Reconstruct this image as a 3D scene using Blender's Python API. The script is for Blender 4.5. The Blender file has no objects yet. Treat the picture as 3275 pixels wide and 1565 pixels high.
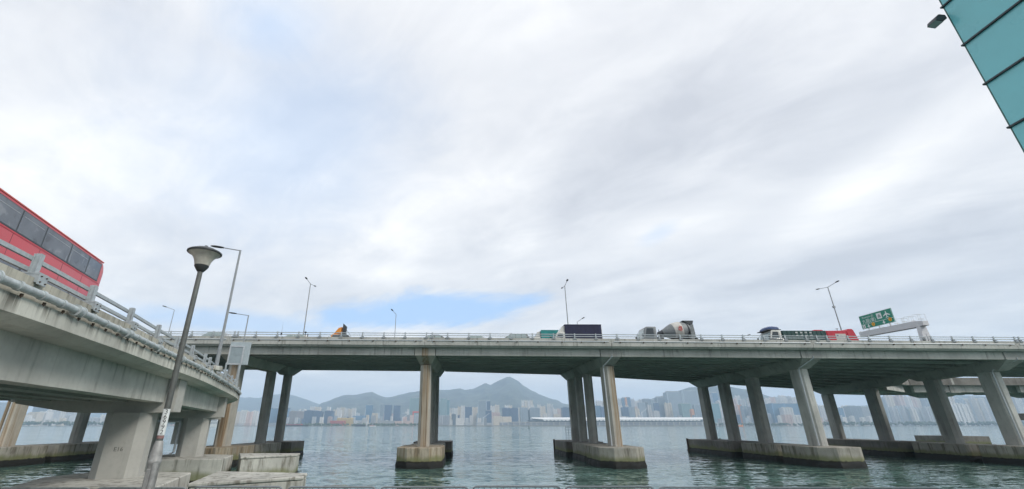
import bpy, bmesh, math, random
from mathutils import Vector, Matrix, noise as mnoise
R = math.radians
random.seed(7)
SC = bpy.context.scene
COL = SC.collection

# ------------------------------------------------------------------ camera
CAM_Z = 4.4                                   # eye height above the harbour water (water is z = 0)
FPX, PX, PY, HY = 1418.0, 1500.0, 782.5, 1361.0
PITCH = math.atan((HY - PY) / FPX)
cam_data = bpy.data.cameras.new('camera')
cam = bpy.data.objects.new('camera', cam_data)
COL.objects.link(cam)
cam.location = (0, 0, CAM_Z)
cam.rotation_euler = (math.pi / 2 + PITCH, 0, 0)
cam_data.sensor_fit = 'HORIZONTAL'
cam_data.sensor_width = 36.0
cam_data.lens = FPX / 3275.0 * 36.0
cam_data.shift_x = (1637.5 - PX) / 3275.0
cam_data.clip_start = 0.1
cam_data.clip_end = 40000
SC.camera = cam
CP, SP = math.cos(PITCH), math.sin(PITCH)

def at(x, y, Y):
    """survey helper: world point seen at photo pixel (x, y) at ground distance Y"""
    a = (x - PX) / FPX; b = (PY - y) / FPX
    k = Y / (CP - b * SP)
    return Vector((a * k, Y, CAM_Z + (SP + b * CP) * k))

# ------------------------------------------------------------------ world
SUN_EL, SUN_AZ = R(37), R(121)                # azimuth clockwise from +Y: behind the camera, to the right
world = bpy.data.worlds.new('World')
SC.world = world
world.use_nodes = True
NT = world.node_tree
for n in list(NT.nodes): NT.nodes.remove(n)

class G:
    """tiny node-graph helper"""
    def __init__(s, tree): s.t = tree
    def n(s, typ, **kw):
        nd = s.t.nodes.new(typ)
        for k, v in kw.items(): setattr(nd, k, v)
        return nd
    def put(s, sock, v):
        if v is None: return
        if isinstance(v, bpy.types.NodeSocket): s.t.links.new(v, sock)
        else:
            try: sock.default_value = v
            except Exception: sock.default_value = (v[0], v[1], v[2], 1.0)
    def math(s, op, a, b=None, c=None, clamp=False):
        nd = s.n('ShaderNodeMath', operation=op, use_clamp=clamp)
        for i, v in enumerate((a, b, c)):
            if v is not None: s.put(nd.inputs[i], v)
        return nd.outputs[0]
    def vmath(s, op, a, b=None):
        nd = s.n('ShaderNodeVectorMath', operation=op)
        s.put(nd.inputs[0], a)
        if b is not None: s.put(nd.inputs[1], b)
        return nd.outputs[0]
    def noise(s, vec, scale, detail=4, rough=0.55, dist=0.0):
        nd = s.n('ShaderNodeTexNoise')
        s.put(nd.inputs['Vector'], vec); nd.inputs['Scale'].default_value = scale
        nd.inputs['Detail'].default_value = detail; nd.inputs['Roughness'].default_value = rough
        nd.inputs['Distortion'].default_value = dist
        return nd.outputs['Fac']
    def mix(s, fac, a, b, blend='MIX'):
        nd = s.n('ShaderNodeMix', data_type='RGBA', blend_type=blend)
        s.put(nd.inputs[0], fac); s.put(nd.inputs[6], a); s.put(nd.inputs[7], b)
        return nd.outputs[2]
    def remap(s, v, a, b, c=0.0, d=1.0, smooth=True):
        nd = s.n('ShaderNodeMapRange')
        nd.interpolation_type = 'SMOOTHSTEP' if smooth else 'LINEAR'
        s.put(nd.inputs[0], v)
        for i, q in enumerate((a, b, c, d)): nd.inputs[i + 1].default_value = q
        return nd.outputs[0]
    def scale(s, vec, sx, sy, sz, loc=(0, 0, 0), rz=0.0):
        nd = s.n('ShaderNodeMapping')
        s.put(nd.inputs['Vector'], vec)
        nd.inputs['Scale'].default_value = (sx, sy, sz); nd.inputs['Location'].default_value = loc
        nd.inputs['Rotation'].default_value = (0, 0, rz)
        return nd.outputs[0]
    def sep(s, vec):
        nd = s.n('ShaderNodeSeparateXYZ'); s.put(nd.inputs[0], vec); return nd.outputs
    def comb(s, x, y, z):
        nd = s.n('ShaderNodeCombineXYZ')
        for i, v in enumerate((x, y, z)): s.put(nd.inputs[i], v)
        return nd.outputs[0]

g = G(NT)
sky = g.n('ShaderNodeTexSky', sky_type='NISHITA')
sky.sun_disc = False
sky.sun_elevation = SUN_EL
sky.sun_rotation = SUN_AZ
sky.altitude = 10; sky.air_density = 1.0; sky.dust_density = 1.2; sky.ozone_density = 1.2
tc = g.n('ShaderNodeTexCoord')
dirv = tc.outputs['Generated']
dx, dy, dz = g.sep(dirv)
up = g.math('MAXIMUM', dz, 0.0)
den = g.math('ADD', up, 0.16)
plane = g.comb(g.math('DIVIDE', dx, den), g.math('DIVIDE', dy, den), 0.0)      # cloud layer overhead
az = g.math('ARCTAN2', dx, dy)
el = g.math('ARCSINE', dz)
big = g.noise(g.scale(plane, 1.0, 1.0, 1.0, (3.1, 1.7, 0.4)), 1.05, 8, 0.58, 0.5)
rot = g.scale(plane, 1, 1, 1, (0, 0, 0), R(-140))
band = g.noise(g.scale(rot, 0.42, 1.7, 1.0, (0.4, 6.2, 0)), 1.0, 7, 0.58, 0.6)
fine = g.noise(g.scale(rot, 0.8, 1.3, 1.0, (8.0, 2.0, 1.0)), 3.4, 8, 0.62, 0.5)
CAMR = Matrix.Rotation(PITCH, 3, 'X')
def patch(Dx, Dy, rx, ry, rot_deg, n_amp=0.5, r0=0.0, r1=1.0):
    """soft ragged patch of the cloud layer round one direction (photo co-ordinates of the 2576 px view, sizes likewise)"""
    x_, y_ = Dx * 1.2713, Dy * 1.2713
    c = Vector(((x_ - PX) / FPX, CP - (PY - y_) / FPX * SP, SP + (PY - y_) / FPX * CP)).normalized()
    r = Vector((c.y, -c.x, 0)).normalized(); u = r.cross(c).normalized()
    a_ = R(rot_deg); r2 = r * math.cos(a_) + u * math.sin(a_); u2 = u * math.cos(a_) - r * math.sin(a_)
    def dot(v):
        nd = g.n('ShaderNodeVectorMath', operation='DOT_PRODUCT'); g.put(nd.inputs[0], dirv); nd.inputs[1].default_value = v
        return nd.outputs['Value']
    k = 1115.0 * (Vector(((x_ - PX) / FPX, 1, (PY - y_) / FPX)).length)
    dc = g.math('MAXIMUM', dot(c), 0.05)
    p_ = g.math('DIVIDE', g.math('DIVIDE', dot(r2), dc), rx / k); q_ = g.math('DIVIDE', g.math('DIVIDE', dot(u2), dc), ry / k)
    d_ = g.math('SQRT', g.math('ADD', g.math('MULTIPLY', p_, p_), g.math('MULTIPLY', q_, q_)))
    w_ = g.math('ADD', g.math('MULTIPLY', g.math('SUBTRACT', fine, 0.5), n_amp * 1.6), g.math('MULTIPLY', g.math('SUBTRACT', band, 0.5), n_amp * 2.2))
    return g.remap(g.math('ADD', d_, w_), r0, r1, 1.0, 0.0)
tone = g.math('ADD', 0.52, g.math('MULTIPLY', g.math('SUBTRACT', big, 0.5), 1.25))
tone = g.math('ADD', tone, g.math('MULTIPLY', g.math('SUBTRACT', band, 0.5), 0.85))
tone = g.math('ADD', tone, g.math('MULTIPLY', g.math('SUBTRACT', fine, 0.5), 0.75))
for args, amp in (((120, 420, 420, 260, 10), 0.26), ((1650, 330, 560, 170, 18), -0.36), ((2260, 400, 560, 105, 21), 0.36), ((1650, 590, 330, 80, 4), 0.30),
                  ((2150, 640, 640, 70, 9), -0.42), ((1350, 40, 380, 160, 20), 0.14), ((1850, 765, 620, 35, 2), 0.16), ((420, 570, 260, 60, -12), -0.16),
                  ((950, 690, 330, 45, 3), 0.22), ((1150, 470, 330, 90, 14), 0.12), ((2350, 730, 480, 40, 5), -0.24), ((1500, 700, 300, 40, 6), -0.16), ((2050, 250, 500, 50, 22), -0.14), ((1850, 130, 500, 80, 20), -0.10)):
    tone = g.math('ADD', tone, g.math('MULTIPLY', patch(*args), amp))
ramp = g.n('ShaderNodeValToRGB')
els = ramp.color_ramp.elements
els[0].position = 0.0; els[0].color = (0.43, 0.445, 0.485, 1)
els[1].position = 1.0; els[1].color = (0.80, 0.79, 0.775, 1)
e = els.new(0.30); e.color = (0.505, 0.518, 0.552, 1)
e = els.new(0.60); e.color = (0.605, 0.612, 0.632, 1)
g.put(ramp.inputs[0], tone)
cloud = ramp.outputs[0]
h1 = patch(1050, 788, 310, 52, 7, 0.7, 0.55, 1.15)
h1b = patch(640, 815, 430, 34, 0, 0.6, 0.2, 1.2)
h2 = patch(680, 70, 190, 150, 20, 0.7, 0.0, 1.3)
h3 = patch(700, 330, 420, 330, 20, 0.6, 0.0, 1.3)
h4 = patch(1660, 585, 55, 22, 20, 0.8, 0.0, 1.2)
blue = g.math('MAXIMUM', g.math('MAXIMUM', g.math('MULTIPLY', h1, 0.95), g.math('MULTIPLY', h1b, 0.62)), g.math('MAXIMUM', g.math('MULTIPLY', h2, 0.5), g.math('MAXIMUM', g.math('MULTIPLY', h3, 0.36), g.math('MULTIPLY', h4, 0.3))))
cloud10 = g.mix(1.0, cloud, (10.0, 10.0, 10.0, 1), 'MULTIPLY')
lowhaze = g.remap(el, -0.02, 0.15, 1.0, 0.0)
thin = g.mix(blue, cloud10, g.mix(0.8, sky.outputs[0], (3.3, 5.0, 7.7, 1)))
skycol = g.mix(g.math('MULTIPLY', lowhaze, 0.8), thin, (6.0, 6.2, 6.7, 1))
bg = g.n('ShaderNodeBackground')
bg.inputs['Strength'].default_value = 0.1
g.put(bg.inputs['Color'], skycol)
wo = g.n('ShaderNodeOutputWorld')
NT.links.new(bg.outputs[0], wo.inputs['Surface'])

# ------------------------------------------------------------------ sun (soft, behind cloud)
sun_data = bpy.data.lights.new('sun', 'SUN')
sun_data.energy = 1.5
sun_data.angle = R(16)
sun_data.color = (1.0, 0.96, 0.90)
sun = bpy.data.objects.new('sun', sun_data)
COL.objects.link(sun)
sd = Vector((math.sin(SUN_AZ) * math.cos(SUN_EL), math.cos(SUN_AZ) * math.cos(SUN_EL), math.sin(SUN_EL)))
sun.rotation_euler = sd.to_track_quat('Z', 'Y').to_euler()
sun.location = (40, -40, 60)

# ------------------------------------------------------------------ view
SC.view_settings.view_transform = 'Standard'
SC.view_settings.look = 'None'
SC.view_settings.exposure = 0.68
SC.view_settings.gamma = 1.0
SC.view_settings.use_curve_mapping = False
SC.render.engine = 'CYCLES'
SC.cycles.use_denoising = True
SC.cycles.max_bounces = 6
SC.cycles.diffuse_bounces = 3
SC.cycles.glossy_bounces = 3
SC.cycles.transmission_bounces = 2
SC.cycles.volume_bounces = 4
SC.cycles.caustics_reflective = False
SC.cycles.caustics_refractive = False

# ------------------------------------------------------------------ materials
def new_mat(name):
    m = bpy.data.materials.new(name); m.use_nodes = True
    t = m.node_tree
    b = t.nodes['Principled BSDF']
    return m, G(t), b

MATS = {}
def flat(name, col, rough=0.5, metal=0.0, vary=0.06, scale=6.0, coat=0.0, bump=0.0):
    """painted / metal surface with a little mottling and grime"""
    if name in MATS: return MATS[name]
    m, q, b = new_mat(name)
    pos = q.n('ShaderNodeNewGeometry').outputs['Position']
    nz = q.noise(pos, scale, 4, 0.6)
    k = q.remap(nz, 0.3, 0.7, 1.0 - vary, 1.0 + vary)
    nd = q.n('ShaderNodeVectorMath', operation='SCALE')
    nd.inputs[0].default_value = col; q.put(nd.inputs['Scale'], k)
    q.put(b.inputs['Base Color'], nd.outputs[0])
    q.put(b.inputs['Roughness'], q.remap(nz, 0.3, 0.7, max(0.03, rough - 0.07), min(1, rough + 0.07)))
    b.inputs['Metallic'].default_value = metal
    if coat: b.inputs['Coat Weight'].default_value = coat
    if bump:
        bn = q.n('ShaderNodeBump'); bn.inputs['Strength'].default_value = bump; bn.inputs['Distance'].default_value = 0.01
        q.put(bn.inputs['Height'], nz); q.put(b.inputs['Normal'], bn.outputs[0])
    MATS[name] = m
    return m

def concrete(name, col=(0.36, 0.365, 0.335), streak=0.5, patch=0.25, tide=False, rust=0.0, rust_scale=1.3, drip=None, boards=0.0, band=None):
    m, q, b = new_mat(name)
    pos = q.n('ShaderNodeNewGeometry').outputs['Position']
    oi = q.n('ShaderNodeObjectInfo')
    rnd = oi.outputs['Random']
    shift = q.vmath('ADD', pos, q.comb(q.math('MULTIPLY', rnd, 37.0), 0.0, 0.0))
    n1 = q.noise(pos, 0.35, 5, 0.6)
    n2 = q.noise(pos, 5.0, 6, 0.65)
    n3 = q.noise(pos, 38.0, 3, 0.6)
    base = q.mix(q.remap(n1, 0.32, 0.68), [c * (1 - patch) for c in col] + [1], [min(1, c * (1 + patch * 0.55)) for c in col] + [1])
    base = q.mix(q.math('MULTIPLY', q.remap(n2, 0.45, 0.75), 0.28), base, [c * 0.62 for c in col] + [1])
    s1 = q.noise(q.scale(shift, 2.6, 2.6, 0.16), 1.0, 5, 0.62, 0.2)
    s2 = q.noise(pos, 0.8, 3, 0.5)
    st = q.math('MULTIPLY', q.remap(s1, 0.49, 0.70), q.remap(s2, 0.36, 0.60))
    base = q.mix(q.math('MULTIPLY', st, streak), base, (0.085, 0.083, 0.068, 1))
    if drip:                                   # dirt washed down from a ledge: starts at drip[0], fades by drip[1]
        z = q.sep(pos)[2]
        s3 = q.noise(q.scale(pos, 3.4, 3.4, 0.25, (5, 9, 2)), 1.0, 5, 0.65, 0.5)
        wob = q.math('ADD', z, q.math('MULTIPLY', q.math('SUBTRACT', s2, 0.5), 0.6))
        mz = q.remap(wob, drip[1], drip[0], 0.0, 1.0)
        base = q.mix(q.math('MULTIPLY', q.math('MULTIPLY', q.remap(s3, 0.46, 0.66), mz), drip[2]), base, (0.07, 0.062, 0.045, 1))
    if rust:
        r1 = q.noise(q.scale(shift, rust_scale * 2.4, rust_scale * 2.4, 0.05), 1.0, 4, 0.55, 0.15)
        r2 = q.noise(q.scale(shift, 5.5, 5.5, 0.07, (3, 7, 0)), 1.0, 3, 0.5)
        base = q.mix(q.math('MULTIPLY', q.remap(r1, 0.44, 0.60), rust), base, (0.25, 0.16, 0.075, 1))
        base = q.mix(q.math('MULTIPLY', q.remap(r2, 0.56, 0.68), rust * 0.9), base, (0.10, 0.055, 0.025, 1))
    if band:                                   # one run of rusty water below an expansion joint: (x, half width, strength)
        xx = q.math('ABSOLUTE', q.math('SUBTRACT', q.math('ADD', q.sep(pos)[0], q.math('MULTIPLY', q.math('SUBTRACT', s1, 0.5), 0.7)), band[0]))
        b1 = q.noise(q.scale(pos, 7.0, 7.0, 0.10), 1.0, 4, 0.6)
        bm = q.math('MULTIPLY', q.remap(xx, band[1], band[1] * 0.45), q.remap(b1, 0.30, 0.58, 0.25, 1.0))
        base = q.mix(q.math('MULTIPLY', bm, band[2]), base, q.mix(q.remap(b1, 0.5, 0.68), (0.30, 0.21, 0.12, 1), (0.11, 0.07, 0.04, 1)))
    if tide:
        z = q.sep(pos)[2]
        e1 = q.noise(q.scale(pos, 3.0, 3.0, 1.0), 1.0, 4, 0.6)
        e2 = q.noise(q.scale(pos, 0.7, 0.7, 0.25), 1.0, 5, 0.6)
        zz = q.math('ADD', z, q.math('MULTIPLY', q.math('SUBTRACT', e1, 0.5), 0.32))
        zg = q.math('ADD', z, q.math('MULTIPLY', q.math('SUBTRACT', e2, 0.5), 1.1))
        t1 = q.noise(q.scale(shift, 2.2, 2.2, 0.32, (1, 4, 2)), 1.0, 5, 0.65, 0.3)
        base = q.mix(q.math('MULTIPLY', q.remap(t1, 0.50, 0.66), 0.75), base, (0.10, 0.085, 0.06, 1))
        base = q.mix(q.math('MULTIPLY', q.remap(zg, 1.4, 0.85), 0.8), base, (0.155, 0.165, 0.062, 1))
        blk = q.remap(zz, 0.80, 0.66)
        base = q.mix(q.math('MULTIPLY', blk, 0.96), base, q.mix(q.remap(n2, 0.4, 0.7), (0.008, 0.008, 0.007, 1), (0.025, 0.022, 0.017, 1)))
    jit = q.math('ADD', 0.95, q.math('MULTIPLY', rnd, 0.10))
    sc = q.n('ShaderNodeVectorMath', operation='SCALE'); q.put(sc.inputs[0], base); q.put(sc.inputs['Scale'], jit)
    q.put(b.inputs['Base Color'], sc.outputs[0])
    b.inputs['Roughness'].default_value = 0.88
    bn = q.n('ShaderNodeBump'); bn.inputs['Strength'].default_value = 0.35; bn.inputs['Distance'].default_value = 0.02
    h = q.math('ADD', q.math('MULTIPLY', n2, 0.6), q.math('MULTIPLY', n3, 0.4))
    if boards:
        z = q.sep(pos)[2]
        h = q.math('ADD', h, q.math('MULTIPLY', q.math('PINGPONG', z, boards), 0.6))
    q.put(bn.inputs['Height'], h); q.put(b.inputs['Normal'], bn.outputs[0])
    MATS[name] = m
    return m

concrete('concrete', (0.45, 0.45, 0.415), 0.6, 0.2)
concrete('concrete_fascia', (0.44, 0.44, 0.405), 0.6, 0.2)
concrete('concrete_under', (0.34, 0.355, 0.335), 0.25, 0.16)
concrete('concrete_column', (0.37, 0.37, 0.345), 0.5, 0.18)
concrete('concrete_column_daylit', (0.50, 0.50, 0.465), 0.4, 0.18)  # paler copy for front columns: their extra daylight is put into the colour
concrete('concrete_rusty', (0.47, 0.43, 0.36), 0.45, 0.16, rust=0.85)
concrete('concrete_cap', (0.38, 0.36, 0.31), 0.5, 0.22, tide=True)
concrete('concrete_cap_rusty', (0.40, 0.35, 0.27), 0.4, 0.22, tide=True, rust=0.6, rust_scale=0.8)
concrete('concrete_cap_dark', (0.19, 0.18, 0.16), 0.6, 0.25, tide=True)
concrete('concrete_dolphin', (0.50, 0.49, 0.44), 0.7, 0.2, tide=True)
concrete('concrete_ramp', (0.56, 0.555, 0.505), 0.5, 0.2)
concrete('concrete_ramp_fascia', (0.57, 0.565, 0.505), 0.35, 0.15, drip=(7.25, 6.6, 0.85))
concrete('concrete_ramp_parapet', (0.47, 0.45, 0.38), 0.6, 0.2, drip=(7.8, 7.2, 0.8))
concrete('concrete_ramp_column', (0.44, 0.435, 0.40), 0.12, 0.08)
concrete('concrete_old', (0.21, 0.20, 0.18), 0.8, 0.3)
concrete('paving', (0.34, 0.33, 0.31), 0.1, 0.2)
flat('asphalt', (0.05, 0.05, 0.052), 0.9, 0, 0.2, 12)
flat('galvanised', (0.42, 0.46, 0.475), 0.5, 0.25, 0.13, 9, bump=0.05)
flat('galvanised_pale', (0.50, 0.53, 0.55), 0.5, 0.2, 0.10, 7)
flat('pipe_grey', (0.43, 0.47, 0.475), 0.45, 0.2, 0.16, 5)
flat('rust_metal', (0.10, 0.07, 0.05), 0.8, 0.2, 0.3, 14)
flat('lamp_pole', (0.135, 0.14, 0.13), 0.5, 0.4, 0.14, 8)
flat('lamp_casing', (0.36, 0.355, 0.34), 0.55, 0.3, 0.16, 9)
flat('lamp_dark', (0.05, 0.055, 0.055), 0.4, 0.3, 0.1, 8)
flat('lamp_bowl', (0.47, 0.45, 0.39), 0.4, 0.0, 0.14, 7)
flat('pole_grey', (0.30, 0.32, 0.33), 0.5, 0.35, 0.08, 4)
flat('white_paint', (0.72, 0.72, 0.70), 0.4, 0, 0.06, 3, coat=0.2)
flat('cab_white', (0.66, 0.65, 0.60), 0.3, 0, 0.06, 3, coat=0.4)
flat('black_rubber', (0.02, 0.02, 0.02), 0.8, 0, 0.2, 10)
flat('dark_metal', (0.06, 0.065, 0.07), 0.5, 0.4, 0.2, 6)
flat('chrome_dull', (0.5, 0.5, 0.5), 0.3, 0.8, 0.06, 6)
flat('vehicle_glass', (0.035, 0.045, 0.05), 0.08, 0, 0.1, 3, coat=0.5)
flat('pale_glass', (0.30, 0.38, 0.38), 0.1, 0, 0.1, 3, coat=0.5)
flat('bus_red', (0.55, 0.055, 0.075), 0.38, 0, 0.05, 1.5, coat=0.35)
flat('bus_roof', (0.62, 0.13, 0.11), 0.5, 0, 0.06, 2)
def bus_glass():
    m, q, b = new_mat('bus_glass')
    pos = q.n('ShaderNodeNewGeometry').outputs['Position']
    n1 = q.noise(pos, 1.1, 5, 0.6); n2 = q.noise(q.scale(pos, 2.2, 2.2, 2.6), 1.0, 3, 0.5, 0.6)
    c = q.mix(q.remap(n1, 0.3, 0.7), (0.085, 0.10, 0.125, 1), (0.15, 0.17, 0.20, 1))
    c = q.mix(q.math('MULTIPLY', q.remap(n2, 0.58, 0.70), 0.5), c, (0.30, 0.31, 0.33, 1))  # pale blotches paint reflections and passengers into the pane colour
    c = q.mix(q.math('MULTIPLY', q.remap(n2, 0.40, 0.30), 0.6), c, (0.03, 0.035, 0.045, 1))
    q.put(b.inputs['Base Color'], c); b.inputs['Roughness'].default_value = 0.10; b.inputs['Coat Weight'].default_value = 0.4
    MATS['bus_glass'] = m
bus_glass()
flat('bus_rubber', (0.06, 0.07, 0.08), 0.5, 0, 0.1, 3)
flat('navy_tarp', (0.008, 0.010, 0.045), 0.55, 0, 0.15, 2, bump=0.3)
flat('teal_box', (0.02, 0.26, 0.25), 0.5, 0, 0.14, 1.5)
flat('mixer_grey', (0.19, 0.205, 0.21), 0.55, 0, 0.18, 3)
flat('mixer_white', (0.52, 0.50, 0.46), 0.6, 0, 0.14, 3)
flat('mixer_cab', (0.22, 0.235, 0.24), 0.35, 0, 0.08, 3, coat=0.3)
flat('red_mark', (0.55, 0.05, 0.04), 0.6, 0, 0.1, 6)
flat('tipper_green', (0.010, 0.055, 0.05), 0.5, 0, 0.2, 3)
flat('truck_red', (0.50, 0.012, 0.03), 0.38, 0, 0.08, 2, coat=0.3)
flat('tarp_blue', (0.05, 0.085, 0.19), 0.6, 0, 0.25, 3, bump=0.4)
flat('orange_paint', (0.75, 0.26, 0.01), 0.35, 0, 0.06, 3, coat=0.3)
flat('sign_green', (0.004, 0.23, 0.145), 0.4, 0, 0.05, 4)
flat('sign_white', (0.78, 0.80, 0.78), 0.5, 0, 0.04, 4)
flat('sign_grey', (0.30, 0.33, 0.32), 0.5, 0, 0.06, 4)
flat('sign_yellow', (0.80, 0.38, 0.01), 0.5, 0, 0.05, 4)
flat('gantry_paint', (0.60, 0.60, 0.61), 0.5, 0.1, 0.08, 4)
flat('panel_grey', (0.40, 0.46, 0.48), 0.45, 0.1, 0.07, 3)
flat('panel_inner', (0.30, 0.36, 0.38), 0.4, 0.1, 0.10, 3)
flat('teal_panel', (0.18, 0.56, 0.60), 0.32, 0, 0.045, 0.5, coat=0.4)
flat('mullion', (0.035, 0.042, 0.045), 0.4, 0.3, 0.1, 5)
flat('edge_green', (0.03, 0.12, 0.10), 0.3, 0, 0.1, 5)
flat('car_silver', (0.45, 0.47, 0.48), 0.3, 0.5, 0.04, 3, coat=0.5)
flat('car_white', (0.70, 0.70, 0.68), 0.3, 0, 0.04, 3, coat=0.5)
flat('car_dark', (0.03, 0.033, 0.036), 0.3, 0.2, 0.06, 3, coat=0.5)
flat('car_grey', (0.14, 0.15, 0.15), 0.3, 0.4, 0.05, 3, coat=0.5)
flat('faded_red', (0.30, 0.17, 0.16), 0.6, 0, 0.2, 30)
flat('black_ink', (0.01, 0.01, 0.01), 0.6, 0, 0.05, 4)
flat('faint_ink', (0.13, 0.13, 0.12), 0.8, 0, 0.2, 20)
flat('barrier_steel', (0.28, 0.30, 0.31), 0.45, 0.5, 0.15, 12)
flat('buoy_dark', (0.08, 0.12, 0.10), 0.6, 0, 0.1, 2)
flat('hull_dark', (0.06, 0.05, 0.05), 0.7, 0, 0.2, 0.2)
flat('hull_red', (0.40, 0.05, 0.03), 0.6, 0, 0.15, 0.2)
flat('hull_orange', (0.70, 0.20, 0.03), 0.6, 0, 0.1, 0.2)
flat('boat_white', (0.75, 0.75, 0.73), 0.5, 0, 0.05, 0.2)
flat('shore_stone', (0.24, 0.23, 0.21), 0.9, 0, 0.3, 0.03)
flat('roof_shell', (0.80, 0.80, 0.79), 0.5, 0, 0.05, 0.02)
flat('terminal_wall', (0.28, 0.30, 0.33), 0.6, 0, 0.12, 0.03)
flat('terminal_glass', (0.07, 0.10, 0.14), 0.3, 0, 0.3, 0.05)
flat('site_red', (0.62, 0.07, 0.04), 0.6, 0, 0.12, 0.05)
flat('site_yellow', (0.68, 0.48, 0.14), 0.7, 0, 0.2, 0.08)
flat('chevron_white', (0.75, 0.74, 0.70), 0.5, 0, 0.05, 5)

def facade(name, glassy):
    """far-off curtain wall or flats: storeys and window bays, colour from the object"""
    m, q, b = new_mat(name)
    oi = q.n('ShaderNodeObjectInfo')
    pos = q.n('ShaderNodeTexCoord').outputs['Object']
    x, y, z = q.sep(pos)
    u = q.math('ADD', x, y)
    if glassy:
        fz = q.math('FRACT', q.math('DIVIDE', z, 4.2)); fu = q.math('FRACT', q.math('DIVIDE', u, 6.0))
        win = q.math('MULTIPLY', q.math('GREATER_THAN', fz, 0.22), q.math('GREATER_THAN', fu, 0.12))
        col = q.mix(q.math('MULTIPLY', win, 0.55), oi.outputs['Color'], (0.04, 0.06, 0.085, 1))
        rough = 0.22
    else:
        fz = q.math('FRACT', q.math('DIVIDE', z, 3.0)); fu = q.math('FRACT', q.math('DIVIDE', u, 3.6))
        win = q.math('MULTIPLY', q.math('GREATER_THAN', fz, 0.42), q.math('GREATER_THAN', fu, 0.5))
        col = q.mix(q.math('MULTIPLY', win, 0.75), oi.outputs['Color'], (0.05, 0.055, 0.06, 1))
        rough = 0.7
    nz = q.noise(pos, 0.03, 3, 0.5)
    col = q.mix(q.math('MULTIPLY', q.remap(nz, 0.4, 0.7), 0.25), col, q.mix(1.0, col, (0.6, 0.6, 0.62, 1), 'MULTIPLY'))
    q.put(b.inputs['Base Color'], col)
    b.inputs['Roughness'].default_value = rough
    MATS[name] = m
facade('facade_flats', False)
facade('facade_glass', True)

def foliage(name, c0, c1, s):
    m, q, b = new_mat(name)
    pos = q.n('ShaderNodeNewGeometry').outputs['Position']
    n1 = q.noise(pos, s, 6, 0.65)
    q.put(b.inputs['Base Color'], q.mix(q.remap(n1, 0.35, 0.65), c0, c1))
    b.inputs['Roughness'].default_value = 0.9
    MATS[name] = m
foliage('hill_green', (0.012, 0.022, 0.02, 1), (0.085, 0.10, 0.07, 1), 0.006)
foliage('tree_green', (0.03, 0.05, 0.025, 1), (0.09, 0.115, 0.06, 1), 0.08)

def make_water():
    m, q, b = new_mat('harbour_water')
    pos = q.n('ShaderNodeNewGeometry').outputs['Position']
    def slope(vec, amp):
        nd = q.n('ShaderNodeTexNoise'); q.put(nd.inputs['Vector'], vec); nd.inputs['Scale'].default_value = 1.0
        nd.inputs['Detail'].default_value = 2.5; nd.inputs['Roughness'].default_value = 0.55; nd.inputs['Distortion'].default_value = 0.3
        v = q.vmath('SUBTRACT', nd.outputs['Color'], (0.5, 0.5, 0.5))
        return q.vmath('MULTIPLY', v, (amp, amp, 0.0))
    big = q.noise(q.scale(pos, 0.006, 0.02, 1.0), 1.0, 4, 0.55)
    gust = q.remap(q.noise(q.scale(pos, 0.02, 0.05, 1.0, (3, 5, 0)), 1.0, 3, 0.5), 0.3, 0.7, 0.55, 1.35)
    sl = q.vmath('ADD', slope(q.scale(pos, 0.16, 0.42, 1.0), 0.20), q.vmath('ADD', slope(q.scale(pos, 0.55, 1.25, 1.0, (5, 2, 0)), 0.42), slope(q.scale(pos, 2.0, 3.2, 1.0, (1, 8, 0)), 0.40)))
    gs = q.n('ShaderNodeVectorMath', operation='SCALE'); q.put(gs.inputs[0], sl); q.put(gs.inputs['Scale'], gust)
    nrm = q.vmath('NORMALIZE', q.vmath('ADD', gs.outputs[0], (0.0, 0.0, 1.0)))
    q.put(b.inputs['Normal'], nrm)
    q.put(b.inputs['Base Color'], q.mix(q.remap(big, 0.35, 0.65), (0.075, 0.152, 0.126, 1), (0.10, 0.180, 0.155, 1)))
    b.inputs['Roughness'].default_value = 0.07
    b.inputs['IOR'].default_value = 1.33
    MATS['harbour_water'] = m
make_water()

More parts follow.
